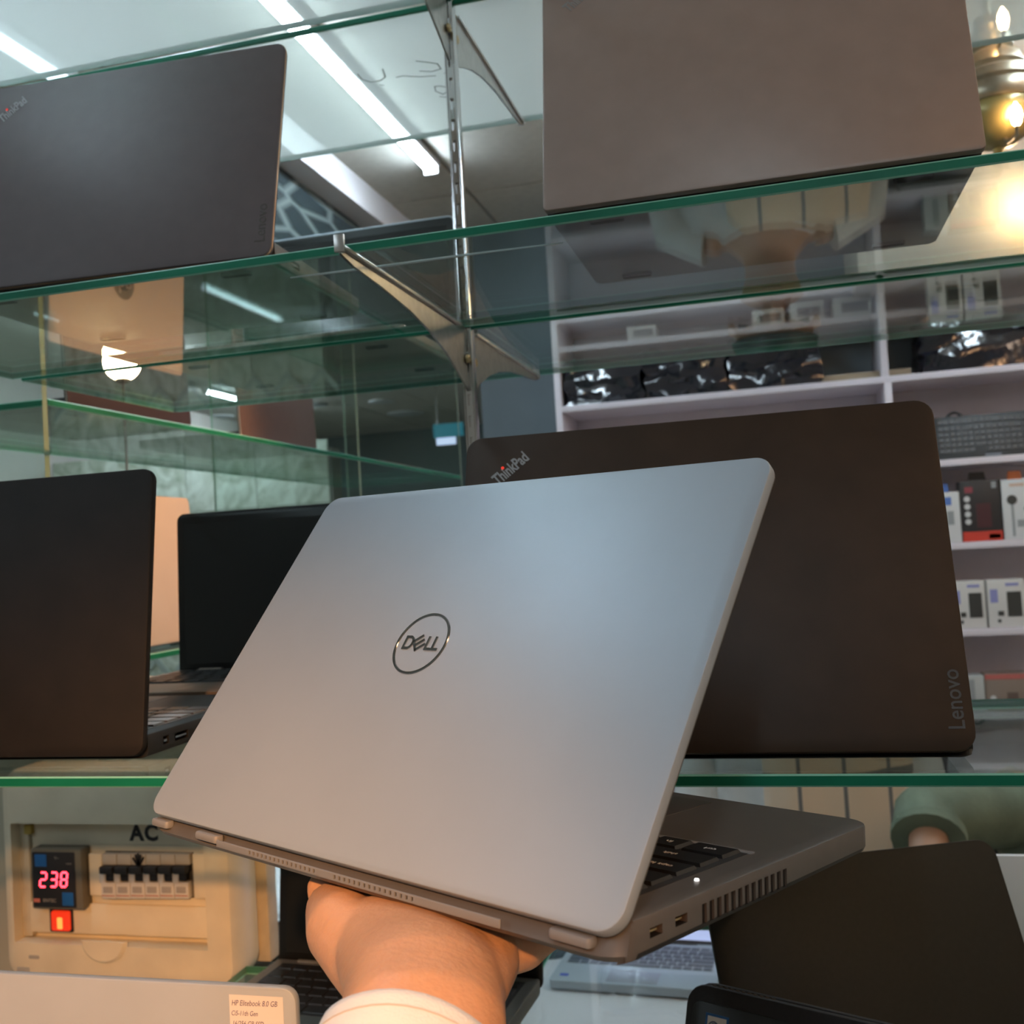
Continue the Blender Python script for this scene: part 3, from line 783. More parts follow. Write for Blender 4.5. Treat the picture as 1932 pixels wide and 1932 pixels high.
    bm = bmesh.new(); n = 64
    prof = [(R0, 0), (R0 - .0003, .0005), (R1 + .0003, .0005), (R1, 0)]
    rg = [[bm.verts.new((r * cos(2 * pi * k / n), r * sin(2 * pi * k / n), z)) for k in range(n)] for r, z in prof]
    for a_, b_ in zip(rg[:-1], rg[1:]):
        for k in range(n): bm.faces.new((a_[k], a_[(k + 1) % n], b_[(k + 1) % n], b_[k]))
    em = obj('emblem', from_bm(bm, 'emblem'), LOGO, ld2, (cx, cyy, .0)); em['label'] = 'chrome ring with four block letters'
    def letter(polys, name='letter'):
        bm = bmesh.new()
        for po in polys:
            a_ = [bm.verts.new((x, y, .0)) for x, y in po]; b_ = [bm.verts.new((x, y, .0005)) for x, y in po]
            bm.faces.new(list(reversed(a_))); bm.faces.new(b_)
            for i in range(len(po)): bm.faces.new((a_[i], a_[(i + 1) % len(po)], b_[(i + 1) % len(po)], b_[i]))
        return obj(name, from_bm(bm, name, False), LOGO, em)
    s = .0082; k = .0015
    def rect(x0, y0, x1, y1): return [(x0, y0), (x1, y0), (x1, y1), (x0, y1)]
    # D with its bowl
    x0 = -.0125
    outer = [(x0, -s / 2), (x0 + .0042, -s / 2), (x0 + .0062, -s / 2 + .0012), (x0 + .0072, -.0012), (x0 + .0072, .0012), (x0 + .0062, s / 2 - .0012), (x0 + .0042, s / 2), (x0, s / 2)]
    inner = [(x0 + k, -s / 2 + k), (x0 + .0039, -s / 2 + k), (x0 + .0050, -s / 2 + k + .0006), (x0 + .0056, -.0008), (x0 + .0056, .0008), (x0 + .0050, s / 2 - k - .0006), (x0 + .0039, s / 2 - k), (x0 + k, s / 2 - k)]
    letter([[outer[i], outer[(i + 1) % 8], inner[(i + 1) % 8], inner[i]] for i in range(8)])
    # tilted E
    def rot(po, a, c):
        return [(c[0] + (x * cos(a) - y * sin(a)), c[1] + (x * sin(a) + y * cos(a))) for x, y in po]
    e = [rect(-.0032, -.0038, -.0018, .0038)] + [rect(-.0032, yy - .0007, .0040, yy + .0007) for yy in (-.0031, 0, .0031)]
    letter([rot(po, radians(36), (-.0017, -.0002)) for po in e])
    for xx in (.0040, .0090):
        letter([rect(xx, -s / 2, xx + k, s / 2), rect(xx + k, -s / 2, xx + .0046, -s / 2 + k)])
    return t
held_laptop()

# ------------------------------------------------------------------ the hand
def DLp(x, y, z):
    return O + UH * x + WD * y + MD * z
def hand():
    bm = bmesh.new()
    pxm = lambda n, Y: n * Y / 1953 * 1.04
    side = lambda v, l: v.normalized() * l
    right_w = Vector((right.x, right.y, right.z)); down_w = Vector((down.x, down.y, down.z)); fw = Vector((fwd.x, fwd.y, fwd.z))
    wA = (right_w + down_w * .10).normalized(); wB = (UH * .8 + right_w * .2).normalized()
    secs = []
    def sec(c, wv, hw, ht, ax):
        wv = (wv - ax * wv.dot(ax)).normalized(); tv = ax.cross(wv).normalized()
        secs.append((c, wv * hw, tv * ht))
    cs = [(P(770, 2230, Y=.315), wA, .0345, .027), (P(784, 2040, Y=.343), wA, .0315, .0245), (P(798, 1930, Y=.363), wA, .0308, .0230), (P(802, 1868, Y=.383), wA, .0312, .0215),
          (P(802, 1818, Y=.408), (wA + wB).normalized(), .0360, .0205), (P(792, 1768, Y=.432), wB, .0440, .0185), (DLp(.2060, .045, -.0318), UH, .0430, .0175), (DLp(.2050, .070, -.0290), UH, .0425, .0155), (DLp(.2050, .092, -.0260), UH, .0415, .0125), (DLp(.2050, .105, -.0245), UH, .0370, .0085)]
    for i, (c, wv, hw, ht) in enumerate(cs):
        a = cs[min(i + 1, len(cs) - 1)][0] - cs[max(i - 1, 0)][0]
        sec(c, wv, hw, ht, a.normalized())
    loft_bm(bm, secs, 28)
    # thenar mass and thumb on the left, lying along the underside
    tube_bm(bm, [P(760, 1915, Y=.380), P(722, 1862, Y=.396), P(686, 1806, Y=.418), P(650, 1752, Y=.442), P(640, 1720, Y=.462), DLp(.1440, .030, -.0265), DLp(.1290, .026, -.0243), DLp(.1190, .050, -.0238), DLp(.1140, .074, -.0232), DLp(.1120, .086, -.0232)],
            [.0120, .0145, .0165, .0178, .0165, .0140, .0116, .0108, .0098, .0060], 16)
    # heel of the little-finger side
    tube_bm(bm, [P(880, 1915, Y=.378), P(900, 1860, Y=.396), P(912, 1812, Y=.418), P(915, 1782, Y=.436), DLp(.2340, .050, -.0310), DLp(.2340, .070, -.0280)], [.010, .0130, .0155, .0155, .0140, .010], 16)
    # four fingers under the base, slightly bent
    for fx, y1, r in ((.1720, .172, .0088), (.1950, .184, .0092), (.2180, .177, .0088), (.2390, .156, .0078)):
        y0 = .085
        L = y1 - y0
        tube_bm(bm, [DLp(fx, y0 - .02, -.0255), DLp(fx, y0, -.0245), DLp(fx, y0 + L * .35, -.0235), DLp(fx, y0 + L * .62, -.0238), DLp(fx, y0 + L * .9, -.0232), DLp(fx, y1, -.0225)],
                [r * 1.1, r * 1.12, r * 1.0, r * 1.02, r * .86, r * .45], 14)
    me = from_bm(bm, 'hand')
    h = obj('hand', me, SKIN)
    md = h.modifiers.new('r', 'REMESH'); md.mode = 'VOXEL'; md.voxel_size = .0016; md.use_smooth_shade = True
    ms = h.modifiers.new('s', 'SMOOTH'); ms.factor = .5; ms.iterations = 9
    dg = bpy.context.evaluated_depsgraph_get(); dg.update()
    m2 = bpy.data.meshes.new_from_object(h.evaluated_get(dg)); h.modifiers.clear(); h.data = m2; bpy.data.meshes.remove(me)
    for p in m2.polygons: p.use_smooth = True
    tag(h, 'left hand and wrist in a white cuff, palm up under the silver laptop', 'hand')
    # cuff: a cloth shell with a rolled rim
    bm = bmesh.new()
    n = 40
    rings = []
    ax0 = (cs[1][0] - cs[2][0]).normalized()
    prof = [(-.0035, .0034), (-.0050, .0046), (-.0042, .0060), (-.001, .0068), (.012, .0074), (.035, .0082), (.07, .0098)]
    base_c = cs[2][0] + ax0 * .0165
    wv = (wA - ax0 * wA.dot(ax0)).normalized(); tv = ax0.cross(wv).normalized()
    for s_, grow in prof:
        c = base_c + ax0 * s_
        rings.append([bm.verts.new(c + wv * cos(2 * pi * k / n) * (.0305 + grow) + tv * sin(2 * pi * k / n) * (.0235 + grow) + ax0 * (.0012 * sin(3 * 2 * pi * k / n) + .0075 * cos(2 * pi * k / n))) for k in range(n)])
    for a_, b_ in zip(rings[:-1], rings[1:]):
        for k in range(n): bm.faces.new((a_[k], a_[(k + 1) % n], b_[(k + 1) % n], b_[k]))
    obj('shirt_cuff', from_bm(bm, 'shirt_cuff', True, 60), CUFF, h)
    # stitching line
    bm = bmesh.new(); lp = []
    c = base_c + ax0 * .003
    for k in range(n + 1): lp.append(c + wv * cos(2 * pi * k / n) * (.0305 + .0071) + tv * sin(2 * pi * k / n) * (.0235 + .0071) + ax0 * (.0012 * sin(3 * 2 * pi * k / n) + .0075 * cos(2 * pi * k / n)))
    tube_bm(bm, lp, .00035, 6); obj('cuff_seam', from_bm(bm, 'cuff_seam'), mat('seam_thread', (.55, .50, .46), .8), h)
hand()

# ================================================================== BREAKER BOX
YD = 1.255
def dbx(px0, py0, px1, py1):
    a = P(px0, py0, Y=YD); b = P(px1, py1, Y=YD)
    c = P((px0 + px1) / 2, (py0 + py1) / 2, Y=YD)
    w_ = (P(px1, (py0 + py1) / 2, Y=YD) - P(px0, (py0 + py1) / 2, Y=YD)).x; h_ = (P((px0 + px1) / 2, py0, Y=YD) - P((px0 + px1) / 2, py1, Y=YD)).z
    return c.x, c.z, w_, h_
def breaker_box():
    cx, cz, w_, h_ = dbx(2, 1449, 430, 1857)
    t = empty('breaker_box', (cx, YD, cz)); tag(t, 'cream breaker box with a red voltage display on the left', 'breaker box')
    def local(r): x, z, a, b = dbx(*r); return x - cx, z - cz, a, b
    def upright(me):   # slab lies in xy -> stand it up facing the viewer (z up becomes towards -y)
        for v in me.vertices: v.co = Vector((v.co.x, -v.co.z, v.co.y))
        return me
    def plate(name, rect, d0, d1, m, r=.004, bev=.001, par=None, off=(0, 0)):
        x, z, a, b = local(rect)
        me = upright(slab_me(name, a, b, d0, d1, r, bev, y0=-b / 2))
        for v in me.vertices: v.co.x += x + off[0]; v.co.z += z + off[1]
        return obj(name, finish(me), m, par or t)
    body = upright(slab_me('cover', w_, h_, -.075, .006, .030, .014, y0=-h_ / 2, n=8))
    rx, rz, ra, rb = local((25, 1553, 386, 1782))
    cb = bmesh.new(); add_box(cb, rx - ra / 2, rx + ra / 2, -.03, .022, rz - rb / 2, rz + rb / 2)
    body.materials.append(CREAM); body = boolean_cut(finish(body), cb, None)
    obj('cover', body, CREAM, t)
    obj('back_box', box_me('back_box', -w_ / 2 + .01, w_ / 2 + .012, .072, .10, -h_ / 2 + .01, h_ / 2 - .01, .003), CREAM2, t)
    D0 = -.022   # recess floor is 22 mm behind the front plane
    plate('inner_plate', (44, 1553, 384, 1760), D0 - .003, D0 + .006, CREAM, .002)
    plate('recess_edge', (26, 1555, 46, 1772), D0 - .003, D0 + .010, CREAM2, .002)
    plate('lower_lip', (44, 1712, 384, 1770), D0 + .004, D0 + .012, CREAM, .003)
    plate('rail_frame', (160, 1600, 384, 1714), D0 + .005, D0 + .008, CREAM, .002)
    # breakers
    plate('breaker_tray', (188, 1612, 356, 1698), D0 + .007, D0 + .0085, mat('tray_dark', (.05, .045, .04), .6), .001, .0003)
    for i in range(6):
        x0 = 189 + i * 27.6
        br = plate('breaker', (x0, 1666, x0 + 26.8, 1697), D0 + .008, D0 + .020, mat('breaker_white', (.60, .58, .54), .45), .001)
        plate('breaker_top', (x0, 1613, x0 + 26.8, 1634), D0 + .008, D0 + .018, mat('breaker_grey', (.40, .38, .34), .5), .001, par=br)
        plate('toggle', (x0 + 1, 1634, x0 + 26, 1648), D0 + .010, D0 + .027, MARKER, .002, .002, par=br)
        plate('toggle_stem', (x0 + 7, 1646, x0 + 21, 1664), D0 + .009, D0 + .018, MARKER, .001, .0005, par=br)
        plate('toggle_guard', (x0 - 5, 1648, x0 + 7, 1668), D0 + .009, D0 + .019, mat('breaker_white', (.60, .58, .54), .45), .002, .001, par=br)
        plate('rating_mark', (x0 + 4, 1674, x0 + 22, 1686), D0 + .0199, D0 + .0203, mat('rating_grey', (.34, .32, .30), .6), .001, .0001, par=br)
        plate('rating_line', (x0 + 1, 1690, x0 + 26, 1692), D0 + .0199, D0 + .0203, mat('rating_red', (.45, .16, .10), .6), .0005, .0001, par=br)
    plate('blank', (161, 1614, 186, 1694), D0 + .007, D0 + .014, CREAM, .002)
    plate('blank', (358, 1614, 383, 1700), D0 + .007, D0 + .014, CREAM, .002)
    # marker lettering and arrow
    x, z, a, b = local((240, 1565, 278, 1592))
    obj('marker_lettering', text_me('AC', .030, .0003, sx=1.0, bold=.0012, space=1.15), MARKER, t, (x, -D0 - .0065, z), (pi / 2, 0, 0))
    x, z, a, b = local((258, 1615, 258, 1632))
    obj('marker_arrow', strokes_me([[(0, -.010), (0, .008)], [(-.008, .002), (-.001, -.009)], [(.008, .003), (.001, -.009)], [(-.004, .006), (0, -.008), (.004, .006)]], .0035), MARKER, t, (x, -D0 - .0185, z), (pi / 2, 0, 0))
    # voltmeter
    vm = plate('voltmeter', (62, 1600, 158, 1714), D0, D0 + .026, mat('meter_grey', (.13, .12, .09), .5), .003, .002)
    plate('meter_face', (66, 1606, 146, 1710), D0 + .025, D0 + .0268, MARKER, .002, .0004, par=vm)
    BL = mat('meter_blue', (.01, .10, .33), .4)
    for name, rect in (('blue_patch', (70, 1610, 92, 1633)), ('blue_patch', (122, 1682, 143, 1707))):
        o = plate(name, rect, D0 + .0267, D0 + .0271, BL, .001, .0001, par=vm)
    plate('red_badge', (68, 1693, 80, 1700), D0 + .0267, D0 + .0271, mat('badge_red', (.5, .16, .12), .5), .0005, .0001, par=vm)
    for s_, rect, sz, m_ in (('SINTEC', (84, 1692, 112, 1702), .0066, mat('meter_grey_text', (.30, .29, .27), .5)), ('V~', (104, 1614, 118, 1620), .006, mat('meter_grey_text', (.30, .29, .27), .5)), ('VOLTS', (126, 1626, 142, 1630), .003, mat('meter_grey_text', (.30, .29, .27), .5))):
        x, z, a, b = local(rect)
        obj('meter_lettering', text_me(s_, sz, .0001), m_, vm, (x, -D0 - .0270, z), (pi / 2, 0, 0))
    seg = {'2': 'abged', '3': 'abgcd', '8': 'abcdefg'}
    RED = mat('led_red', (1, .05, .05), .4, emit=(1.0, .03, .05), estr=9)
    for ch, px in zip('238', (86, 106, 125)):
        x, z, a, b = local((px - 7, 1643, px + 7, 1672))
        hw, hh, tk = a / 2 * .80, b / 2 * .92, .0022
        bm = bmesh.new(); sk = .12
        def bar(x0, z0, x1, z1):
            add_box(bm, min(x0, x1) - tk / 2, max(x0, x1) + tk / 2, -.0004, 0, min(z0, z1) - tk / 2, max(z0, z1) + tk / 2)
        S = {'a': (-hw + .002, hh, hw - .002, hh), 'g': (-hw + .002, 0, hw - .002, 0), 'd': (-hw + .002, -hh, hw - .002, -hh), 'b': (hw, .0022, hw, hh - .0022), 'c': (hw, -hh + .0022, hw, -.0022), 'f': (-hw, .0022, -hw, hh - .0022), 'e': (-hw, -hh + .0022, -hw, -.0022)}
        for k in seg[ch]: bar(*S[k])
        for v in bm.verts: v.co.x += v.co.z * sk
        obj('digit', from_bm(bm, 'digit', False), RED, vm, (x, -D0 - .0268, z))
    # lit rocker switch
    sb = plate('switch_frame', (86, 1716, 130, 1763), D0 + .004, D0 + .014, MARKER, .002, .001)
    plate('rocker', (93, 1721, 127, 1759), D0 + .012, D0 + .020, mat('rocker_red', (.5, .02, .01), .25, emit=(1, .05, .01), estr=.55), .003, .003, par=sb)
    plate('rocker_glow', (106, 1732, 116, 1754), D0 + .0198, D0 + .0204, mat('rocker_hot', (1, .2, .05), .3, emit=(1, .16, .03), estr=2.5), .002, .0003, par=sb)
    # half-moon finger pull and hinge lug, scuffs
    x, z, a, b = local((158, 1772, 246, 1818))
    bm = bmesh.new(); n = 20
    pts = [(a / 2 * cos(pi + pi * k / n), b * .95 * sin(pi + pi * k / n) + b / 2) for k in range(n + 1)]
    A_ = [bm.verts.new((px_, -.0055, pz_)) for px_, pz_ in pts]; B_ = [bm.verts.new((px_ * .86, -.0100, (pz_ - b / 2) * .84 + b / 2)) for px_, pz_ in pts]
    for i in range(n): bm.faces.new((A_[i], A_[i + 1], B_[i + 1], B_[i]))
    bm.faces.new(B_); bm.faces.new((A_[0], B_[0], B_[-1], A_[-1]))
    obj('finger_pull', from_bm(bm, 'finger_pull', True, 30), CREAM, t, (x, 0, z))
    plate('hinge_lug', (36, 1560, 50, 1578), D0, D0 + .013, mat('lug_mustard', (.40, .28, .06), .6), .002)
    plate('scuff', (60, 1799, 80, 1806), .0058, .0063, mat('scuff_grey', (.36, .34, .30), .7), .002, .0001)
    plate('scuff', (38, 1821, 62, 1831), .0058, .0063, mat('scuff_grey', (.36, .34, .30), .7), .002, .0001)
    return t
breaker_box()
# panel the box hangs on
bx = P(438, 1700, Y=YD + .1)
tag(obj('mounting_board', box_me('mounting_board', bx.x - .42, bx.x + .004, YD + .102, YD + .118, FLOOR, -.155, .002), mat('board_beige', (.42, .38, .28), .6)), 'beige board behind the breaker box, seen as a thin strip', 'board')
# narrow glass shelves with wrapped stock right of the box, further back
for k, (py0, lb) in enumerate(((1705, 'small glass shelf slanting away right of the breaker box, upper'), (1775, 'small glass shelf slanting away right of the breaker box, lower'))):
    z = P(470, py0, Y=1.75).z
    pane(lb, -1.15, -.70, 1.42, 2.25, z, .010)
    bmx = bmesh.new(); add_box(bmx, -1.1, -.73, 1.55, 2.1, z + .002, z + .045)
    bmesh.ops.subdivide_edges(bmx, edges=bmx.edges[:], cuts=5, use_grid_fill=True)
    rnd = random.Random(k)
    for v in bmx.verts:
        if v.co.z > z + .01: v.co += Vector((rnd.uniform(-.01, .01), rnd.uniform(-.012, .012), rnd.uniform(-.008, .006)))
    tag(obj('wrapped_parcel', from_bm(bmx, 'wrapped_parcel', True, 30), PLASTC), ('grey plastic-wrapped parcel on the upper small glass shelf', 'grey plastic-wrapped parcel on the lower small glass shelf')[k], 'parcel')

# ================================================================== ACCESSORY RACK ON THE RIGHT
YR = 3.70
def rz(px, py): return P(px, py, Y=YR).z
LEV = [rz(1880, y) for y in (505, 566, 690, 860, 1020, 1186, 1345)]
XR0 = P(1056, 700, Y=YR).x; XR1 = 2.3
def rack():
    t = empty('display_rack', (XR0, YR, FLOOR)); tag(t, 'lilac-white display rack of open shelves against the back wall', 'rack')
    tk = .022
    for i, z in enumerate(LEV + [LEV[-1] - .33, LEV[-1] - .66]):
        obj('shelf_board', box_me('shelf_board', 0, XR1 - XR0, 0, .315, z - FLOOR - tk, z - FLOOR, .002), LILAC, t)
    obj('side_panel', box_me('side_panel', -.024, 0, -.002, .316, 0, LEV[0] - FLOOR, .002), LILAC, t)
    obj('side_panel', box_me('side_panel', XR1 - XR0, XR1 - XR0 + .024, -.002, .316, 0, LEV[0] - FLOOR, .002), LILAC, t)
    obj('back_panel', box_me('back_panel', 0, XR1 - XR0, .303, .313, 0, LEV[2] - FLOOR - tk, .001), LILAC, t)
    obj('back_panel', box_me('back_panel', 0, XR1 - XR0, .303, .313, LEV[2] - FLOOR, LEV[0] - FLOOR - tk, .001), mat('slate_lit_panel', (.34, .40, .43), .5), t)  # lighter than the slate wall, the light on it is in the colour
    xd = P(1676, 740, Y=YR).x - XR0
    obj('divider', box_me('divider', xd - .012, xd + .012, .0, .312, 0, LEV[2] - FLOOR - tk, .001), LILAC, t)
    xd2 = P(1662, 590, Y=YR).x - XR0
    obj('divider', box_me('divider', xd2 - .012, xd2 + .012, .0, .312, LEV[1] - FLOOR, LEV[0] - FLOOR - tk, .001), LILAC, t)
    obj('divider', box_me('divider', xd2 - .012, xd2 + .012, .0, .312, LEV[2] - FLOOR, LEV[1] - FLOOR - tk, .001), LILAC, t)
rack()
def rspan(px0, px1, py): return P(px0, py, Y=YR).x, P(px1, py, Y=YR).x
# wrapped bags on the second shelf
def bag(label, px0, px1, pyb, hpx, seed, m=None, cat='bag', name='wrapped_bag'):
    x0, x1 = rspan(px0, px1, pyb); z0 = LEV[2] + .001; hgt = hpx * 3.9 / 1953
    bm = bmesh.new(); add_box(bm, x0, x1, YR + .02, YR + .24, z0, z0 + hgt)
    bmesh.ops.subdivide_edges(bm, edges=bm.edges[:], cuts=6, use_grid_fill=True)
    rnd = random.Random(seed)
    for v in bm.verts:
        k = .012 if v.co.z > z0 + .01 else .0
        v.co += Vector((rnd.uniform(-k, k), rnd.uniform(-k, k), rnd.uniform(-k * 1.2, k * .6)))
    return tag(obj(name, from_bm(bm, name, True, 25), m or PLAST), label, cat, 'wrapped bags on the rack')
bag('dark bag in clear plastic, leftmost on the rack', 1064, 1212, 745, 82, 1)
bag('dark bag in crinkled clear plastic, second from left on the rack', 1217, 1372, 730, 86, 2)
bag('shiny dark wrapped bag, third from left on the rack', 1378, 1550, 715, 92, 3)
bag('wide shiny wrapped bag right of the bare grey shelf back', 1742, 1990, 690, 96, 4)
x0, x1 = rspan(1552, 1724, 710)
tag(obj('wood_strip', box_me('wood_strip', x0, x1, YR + .05, YR + .26, LEV[2] + .001, LEV[2] + .028, .002), CARDB), 'flat pale wooden strip lying between two wrapped bags', 'plank')
# small boxes on the narrow top shelf
for k, (a, b, h) in enumerate(((1180, 1235, 26), (1420, 1482, 30), (1492, 1558, 36), (1575, 1650, 36), (1780, 1850, 40))):
    xa, xb = rspan(a, b, 620)
    t = empty('small_carton', ((xa + xb) / 2, YR + .03, LEV[1] + .001)); tag(t, ('pale small carton at the left on the narrow top shelf', 'greyish small carton left of the two white-edged ones', 'white-edged small carton, left of a pair', 'white-edged small carton, right of a pair', 'pale small carton at the right on the narrow top shelf')[k], 'box', 'small cartons on the narrow top shelf')
    hw, hh = (xb - xa) / 2, h * 3.9 / 1953
    obj('carton', box_me('carton', -hw, hw, 0, .12, 0, hh, .002), mat('carton_white', (.55, .54, .50), .6), t)
    obj('window', box_me('window', -hw * .55, hw * .8, -.001, .0, hh * .25, hh * .72), mat('carton_dark', (.10, .10, .10), .4), t)
# black keyboard standing against the back
def kb():
    xa, xb = rspan(1772, 1990, 850)
    L = xb - xa; zb = LEV[3] + .002
    t = empty('keyboard', (xa, YR + .05, zb), (radians(0), 0, 0)); tag(t, 'black desktop keyboard standing upright on the rack', 'keyboard')
    H = .152; lean = radians(12)
    body = obj('body', box_me('body', 0, L, 0, .018, 0, H, .003), mat('keyboard_charcoal', (.022, .025, .026), .5), t, (0, 0, 0), (-lean, 0, 0))
    km = key_mesh(.0165, .0165, .004)
    for v in km.vertices: v.co = Vector((v.co.x, -v.co.z, v.co.y))
    km.materials.append(mat('keyboard_key', (.045, .043, .040), .4))
    for r in range(6):
        for c in range(int((L - .02) / .0188)):
            if r == 0 and c in (1, 2, 3, 9, 14, 15) : pass
            if (r == 5 and c in (6, 7)) : continue
            if c == 16: continue
            obj('key', km, None, body, (.018 + c * .0188, 0, H - .022 - r * .0195 - (.004 if r else 0)))
    obj('label_strip', box_me('label_strip', .15, .20, -.003, -.001, .004, .010), mat('strip_steel', (.18, .20, .24), .3), body)
    # cable loop on top
    bm = bmesh.new(); tube_bm(bm, [(.04 + .045 * k / 14 * 1.3, .012, H + .020 * sin(pi * k / 14) - .004) for k in range(15)], .005, 8); obj('cable_loop', from_bm(bm, 'cable_loop'), mat('keyboard_charcoal', (.045, .05, .05), .5), body)
kb()
# blister boxes on the third shelf
def hang_box(label, px0, px1, py, hpx, m, details, tab=None, lev=4, depth=.07, hang=True):
    xa, xb = rspan(px0, px1, py); z0 = LEV[lev] + .001
    W = xb - xa; H = hpx * 3.95 / 1953
    t = empty('product_box', (xa, YR + .03, z0)); tag(t, label, 'box', 'boxed accessories on the rack')
    obj('carton', box_me('carton', 0, W, 0, depth, 0, H, .002), m, t)
    if tab:
        bm = bmesh.new(); pr = [(-.45, 0), (-.36, 1), (.36, 1), (.45, 0)]; tw, thh = W * .52, .030
        A = [bm.verts.new((W / 2 + x * tw, depth * .5, H + z * thh - .001)) for x, z in pr]; B = [bm.verts.new((v.co.x, v.co.y + .002, v.co.z)) for v in A]
        bm.faces.new(A); bm.faces.new(list(reversed(B)))
        for i in range(4): bm.faces.new((A[i], A[(i + 1) % 4], B[(i + 1) % 4], B[i]))
        obj('hang_tab', from_bm(bm, 'hang_tab', False), tab, t)
    for (nm, x0, x1, z0_, z1_, dm) in details:
        obj(nm, box_me(nm, x0 * W, x1 * W, -.0012, .0003, z0_ * H, z1_ * H, 0), dm, t)
    return t, W, H
RD = mat('box_red', (.55, .05, .03), .45); BK = mat('box_black', (.03, .028, .028), .4); WH = mat('box_white', (.66, .67, .66), .5); BLU = mat('box_blue', (.10, .20, .52), .5); GRY = mat('box_grey', (.30, .32, .32), .5); DK = mat('box_dark_photo', (.05, .05, .045), .4); LAV = mat('box_lavender', (.28, .29, .55), .5); ORG = mat('box_orange', (.70, .20, .07), .5)
hang_box('white and blue hang-tab box half hidden behind the large dark laptop', 1762, 1818, 1010, 84, WH, [('blue_print', .45, .72, .74, .9, BLU), ('photo_print', .55, .78, .35, .62, GRY)], BLU)
t, W, H = hang_box('black and red earphone box with white dots', 1820, 1896, 1010, 100, BK, [('red_band', 0, 1, 0, .16, RD), ('red_badge', .12, .32, .80, .90, mat('box_dull_red', (.25, .05, .06), .5)), ('silver_badge', .80, .92, .86, .97, GRY), ('gold_print', .66, .94, .03, .11, mat('box_gold', (.55, .22, .05), .4)), ('photo_print', .38, .75, .22, .62, mat('box_maroon', (.07, .025, .028), .4))], BK)
for k in range(4):
    dd = obj('round_icon', lathe_me('round_icon', [(.0095, 0), (.0095, .001)], 16), WH, t, (W * .16, -.0012, H * (.70 - .125 * k)), (pi / 2, 0, 0))
t, W, H = hang_box('white box with a picture of black earphones', 1899, 1962, 1008, 98, WH, [('orange_print', .25, .7, .88, .93, mat('box_peach', (.62, .45, .35), .5)), ('text_print', .42, .85, .20, .32, GRY)], ORG)
for (bx_, bz_, r) in ((.30, .66, .016), (.78, .50, .013)):
    obj('earbud_print', lathe_me('earbud_print', [(r, 0), (r * .9, .002)], 18), DK, t, (W * bx_, -.0012, H * bz_), (pi / 2, 0, 0))
    obj('stem_print', box_me('stem_print', W * bx_ - .004, W * bx_ + .004, -.0012, .0003, .01, H * bz_), GRY, t)
# white speaker boxes on the fourth shelf
for k, (a, b, lb) in enumerate(((1800, 1866, 'white box with a black tower picture, beside the large dark laptop'), (1870, 1942, 'white box with a black tower picture, at the right edge of the picture'))):
    t, W, H = hang_box(lb, a, b, 1180, 78, mat('box_warm_white', (.68, .66, .62), .5), [('tower_photo', .52, .90, .22, .74, DK), ('blue_print', .08, .28, .52, .80, LAV), ('small_photo', .26, .42, .24, .34, DK), ('small_photo', .24, .33, .10, .17, DK), ('text_print', .50, .85, .86, .92, LAV)], None, 5, .06)
# boxes on the fifth shelf
hang_box('pale blister box on the lowest visible rack shelf', 1815, 1862, 1312, 58, mat('box_pale', (.48, .50, .48), .5), [('wire_print', .35, .6, .1, .9, GRY)], None, 6, .08)
t, W, H = hang_box('brown box with a red top band on the lowest visible rack shelf', 1864, 1960, 1312, 60, mat('box_brown', (.26, .20, .16), .5), [('red_band', 0, 1, .86, 1, mat('box_rose', (.5, .14, .12), .5)), ('photo_print', .42, .64, .1, .5, mat('box_brown_dark', (.13, .09, .07), .5))], None, 6, .08)
for k in range(2): obj('round_icon', lathe_me('round_icon', [(.009, 0), (.009, .001)], 16), WH, t, (W * .14, -.0012, H * (.15 + .2 * k)), (pi / 2, 0, 0))
# wrapped carton stock below
xa, xb = rspan(1790, 1990, 1400)
bm = bmesh.new(); add_box(bm, xa, xb, YR + .02, YR + .28, LEV[6] - .33 + .001, LEV[6] - .06)
bmesh.ops.subdivide_edges(bm, edges=bm.edges[:], cuts=5, use_grid_fill=True)
rnd = random.Random(5)
for v in bm.verts:
    if v.co.z > LEV[6] - .32: v.co += Vector((rnd.uniform(-.01, .01), rnd.uniform(-.01, .01), rnd.uniform(-.015, .01)))
tag(obj('wrapped_stock', from_bm(bm, 'wrapped_stock', True, 25), PLASTC), 'grey plastic-wrapped stock under the lowest visible rack shelf', 'parcel')

# ------------------------------------------------------------------ hanging brass lamp, upper right
pl = P(1876, 190, Y=2.6)
lp = empty('hanging_lamp', (pl.x, 2.6, pl.z)); tag(lp, 'tiered brass hanging lamp beside the upper right laptop', 'lamp')
lm = mat('aged_brass', (.36, .31, .22), .34, metal=.75, noise=.25, nscale=25)
obj('tiers', lathe_me('tiers', [(.010, .20), (.030, .195), (.036, .17), (.030, .16), (.045, .15), (.050, .12), (.044, .112), (.062, .10), (.070, .075), (.064, .066), (.096, .050), (.100, .030), (.094, .022), (.098, .010), (.098, -.012), (.092, -.020)], 40), lm, lp)
obj('bowl', lathe_me('bowl', [(.088, -.020), (.092, -.032), (.086, -.060), (.066, -.090), (.036, -.108), (.012, -.114), (.008, -.135), (.002, -.142)], 40), mat('amber_bowl', (.34, .27, .10), .25, metal=.3), lp)
obj('rod', tube_me('rod', [(0, 0, .19), (0, 0, CEIL - pl.z)], .007), lm, lp)
cb_me = lathe_me('added_bulb', [(.002, .040), (.010, .026), (.013, .010), (.010, -.006), (.006, -.012)], 16); cb_me.materials.append(mat('added_bulb_glow', (1, .9, .7), .4, emit=(1, .62, .30), estr=45))  # glowing bulbs added for bright highlights and warm light round the lamp
